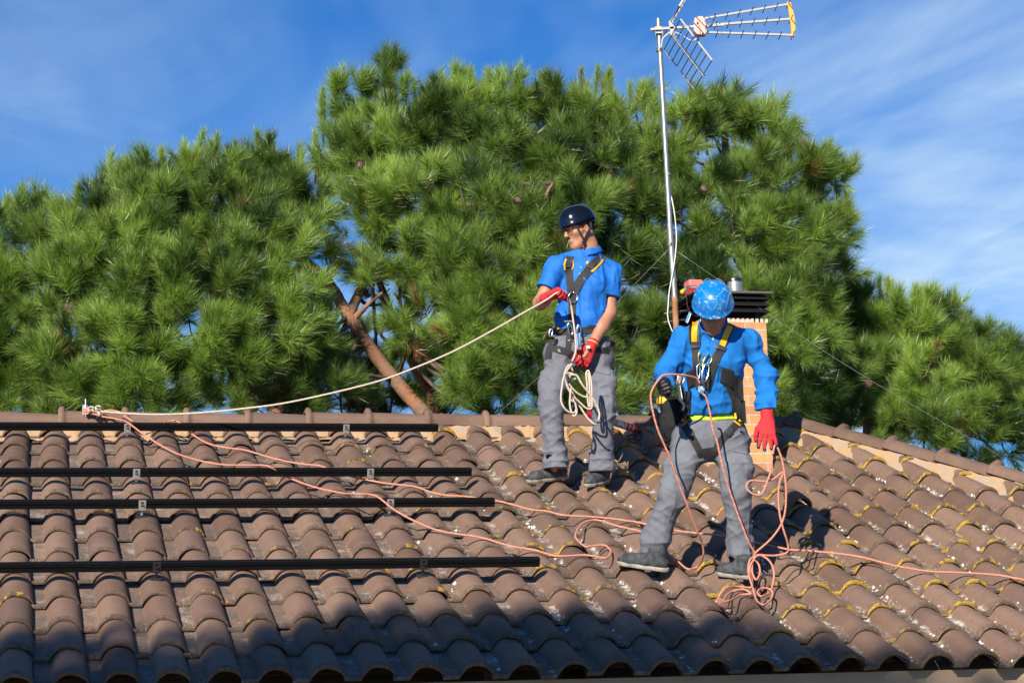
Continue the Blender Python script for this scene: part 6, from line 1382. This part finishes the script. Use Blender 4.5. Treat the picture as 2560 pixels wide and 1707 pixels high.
    strap(har, hb, [c(930, 560), c(880, 680), c(830, 790), c(780, 900), c(735, 1030), c(700, 1160)], 20, .007, .003, Yf)
    strap(har, hb, [c(695, 1060), c(700, 1170)], 19, .012, .003, Yf, 4)
    strap(har, hb, [z(595, 70), z(640, 140), z(690, 220), z(735, 310)], 18, .007, .003, Yf); strap(har, hb, [z(1010, 60), z(940, 130), z(880, 200), z(840, 280)], 18, .007, .003, Yf); strap(har, hb, [z(735, 290), z(790, 280), z(850, 270)], 20, .007, .003, Yf)
    strap(har, hb, [c(455, 1150), c(480, 1300), c(470, 1400), c(490, 1500)], 16, .008, .003, Yf); strap(har, hb, [c(870, 1060), c(950, 1230), c(1000, 1400), c(1010, 1500)], 20, .008, .003, Yf)
    hrn = har.build('harness_webbing', M_WEB, per)
    mb = MB(); patch(mb, hb, [c(500, 1010), c(590, 970), c(590, 1130), c(520, 1170)], .010, .006, Yf); mb.build('harness_padding', M_PAD, hrn, smooth=True); mb = MB(); patch(mb, hb, [c(840, 960), c(950, 990), c(960, 1180), c(820, 1100)], .010, .006, Yf); mb.build('harness_padding', M_PAD, hrn, smooth=True); mb = MB(); patch(mb, hb, [c(950, 1020), c(1035, 1075), c(1045, 1280), c(960, 1250)], .010, .006, Yf); mb.build('harness_padding', M_PAD, hrn, smooth=True); mb = MB(); patch(mb, hb, [c(470, 1180), c(545, 1190), c(545, 1480), c(450, 1430)], .010, .006, Yf); mb.build('harness_padding', M_PAD, hrn, smooth=True); mb = MB(); patch(mb, hb, [c(930, 1220), c(1055, 1275), c(1070, 1490), c(930, 1430)], .010, .006, Yf); mb.build('harness_padding', M_PAD, hrn, smooth=True)
    hb2 = bvh_of([sweat, trous, hrn, col]); mb = MB()
    strap(mb, hb2, [c(590, 540), c(582, 620), c(580, 725)], 14, .006, .003, Yf); mb.build('harness_yellow_band', M_YEL, hrn); mb = MB(); strap(mb, hb2, [c(920, 575), c(880, 660), c(840, 760)], 15, .006, .003, Yf); mb.build('harness_yellow_band', M_YEL, hrn)
    mb = MB(); strap(mb, hb2, [c(545, 560), c(535, 640), c(545, 740)], 5, .007, .003, Yf); mb.build('harness_strap_edge', M_WEB, hrn); mb = MB(); strap(mb, hb2, [c(625, 560), c(635, 650), c(630, 740)], 5, .007, .003, Yf); mb.build('harness_strap_edge', M_WEB, hrn)
    mb = MB(); patch(mb, hb2, [c(545, 725), c(640, 725), c(635, 780), c(550, 785)], .010, .004, Yf, 4); mb.build('harness_buckle', mat('dark_grey_plastic', (.05, .05, .055), .4), hrn, bevel=.001); mb = MB(); patch(mb, hb2, [c(785, 735), c(885, 780), c(865, 815), c(770, 775)], .010, .004, Yf, 4); mb.build('harness_buckle', mat('dark_grey_plastic', (.05, .05, .055), .4), hrn, bevel=.001); mb = MB(); patch(mb, hb2, [z(620, 120), z(670, 110), z(680, 150), z(635, 165)], .010, .005, Yf, 4); mb.build('harness_buckle', mat('dark_grey_plastic', (.05, .05, .055), .4), hrn, bevel=.001); mb = MB(); patch(mb, hb2, [z(925, 110), z(965, 85), z(985, 135), z(945, 160)], .010, .005, Yf, 4); mb.build('harness_buckle', mat('dark_grey_plastic', (.05, .05, .055), .4), hrn, bevel=.001)
    mb = MB()
    for (x, y, w_) in ((510, 1395, 14), (505, 1430, 12), (480, 1455, 12), (970, 1395, 14), (1015, 1450, 14), (1040, 1440, 12), (965, 1430, 10)): p, _n = hit_px(hb2, *c(x, y), Yf, .016); mb.box(p, SIDE * .00075 * w_, TOW * .004, UP * .0008 * w_)
    for (x0, y0, x1, y1) in ((470, 1505, 520, 1460), (950, 1460, 1010, 1505)): strap(mb, hb2, [c(x0, y0), c(x1, y1)], 4, .016, .004, Yf, 4)
    mb.build('harness_yellow_clip', M_YEL, hrn, bevel=.0015)
    mb = MB(); ring(mb, hb2, *c(640, 890), 5, 18, .0042, Yf, .02, rot=-.15); mb.build('gold_ring', M_GOLD, hrn, smooth=True); mb = MB(); ring(mb, hb2, *c(705, 900), 9, 15, .0042, Yf, .02, rot=.5); mb.build('gold_ring', M_GOLD, hrn, smooth=True)
    mb = MB(); ring(mb, hb2, *c(685, 1010), 8, 24, .0042, Yf - .03, .035, rot=.18); mb.build('carabiner', M_METAL, hrn, smooth=True); mb = MB(); ring(mb, hb2, *c(620, 1000), 4, 18, .0035, Yf - .02, .02); mb.build('carabiner', M_METAL, hrn, smooth=True); mb = MB(); ring(mb, hb2, *c(455, 1075), 8, 14, .004, Yf, .02, rot=.2); mb.build('carabiner', M_METAL, hrn, smooth=True)
    mb = MB(); p, _n = hit_px(hb2, *c(640, 1175), Yf, .03); mb.box(p, SIDE * .016, TOW * .012, UP * .022); mb.lathe([(.012, 0), (.012, .012)], p + TOW * .012 + SIDE * .012, TOW, 12); mb.lathe([(.009, 0), (.009, .012)], p + TOW * .012 - SIDE * .008 - UP * .01, TOW, 12); mb.build('chest_ascender', M_METAL, hrn, bevel=.003)
    # gear at his right hip
    mb = MB(); p = P(*c(447, 1200), Y0 - .10); mb.box(p, SIDE * .010 + UP * .003, TOW * .008, UP * .045 - SIDE * .006); mb.tube(spline([p - UP * .04, p - UP * .07 + SIDE * .02, p - UP * .10 + SIDE * .01], 4), .006, 8); mb.build('hand_ascender', mat('pale_grey_metal', (.6, .56, .48), .4, .6), hrn, bevel=.003)
    s = S(.03); b0 = P(*c(370, 1330), Y0 + .12); s.cap(b0, b0 - UP * .09, .070, .062); s.cap(b0 - UP * .09, b0 - UP * .14 + SIDE * .01, .062, .055); s.plane(b0 + UP * .035, UP); s.post.append(folds(.008, .06, .06, .06, 2.0)); bag = solid('tool_pouch', s, M_PAD, hrn, .006)
    s = S(.02); s.cap(b0 + UP * .028 - SIDE * .03, b0 + UP * .034 + SIDE * .04, .055, .055, .02); s.plane(b0 + UP * .055, UP); s.plane(b0 + UP * .012, -UP); solid('pouch_collar', s, M_YEL, bag, .005)
    mb = MB(); q0 = P(*c(250, 1210), Y0 + .05); mb.tube(spline([P(*c(262, 1180), Y0 + .05), q0, P(*c(240, 1340), Y0 + .05)], 4), .004, 6); mb.build('pouch_cord', M_WEB, bag, smooth=True)
worker_blue()
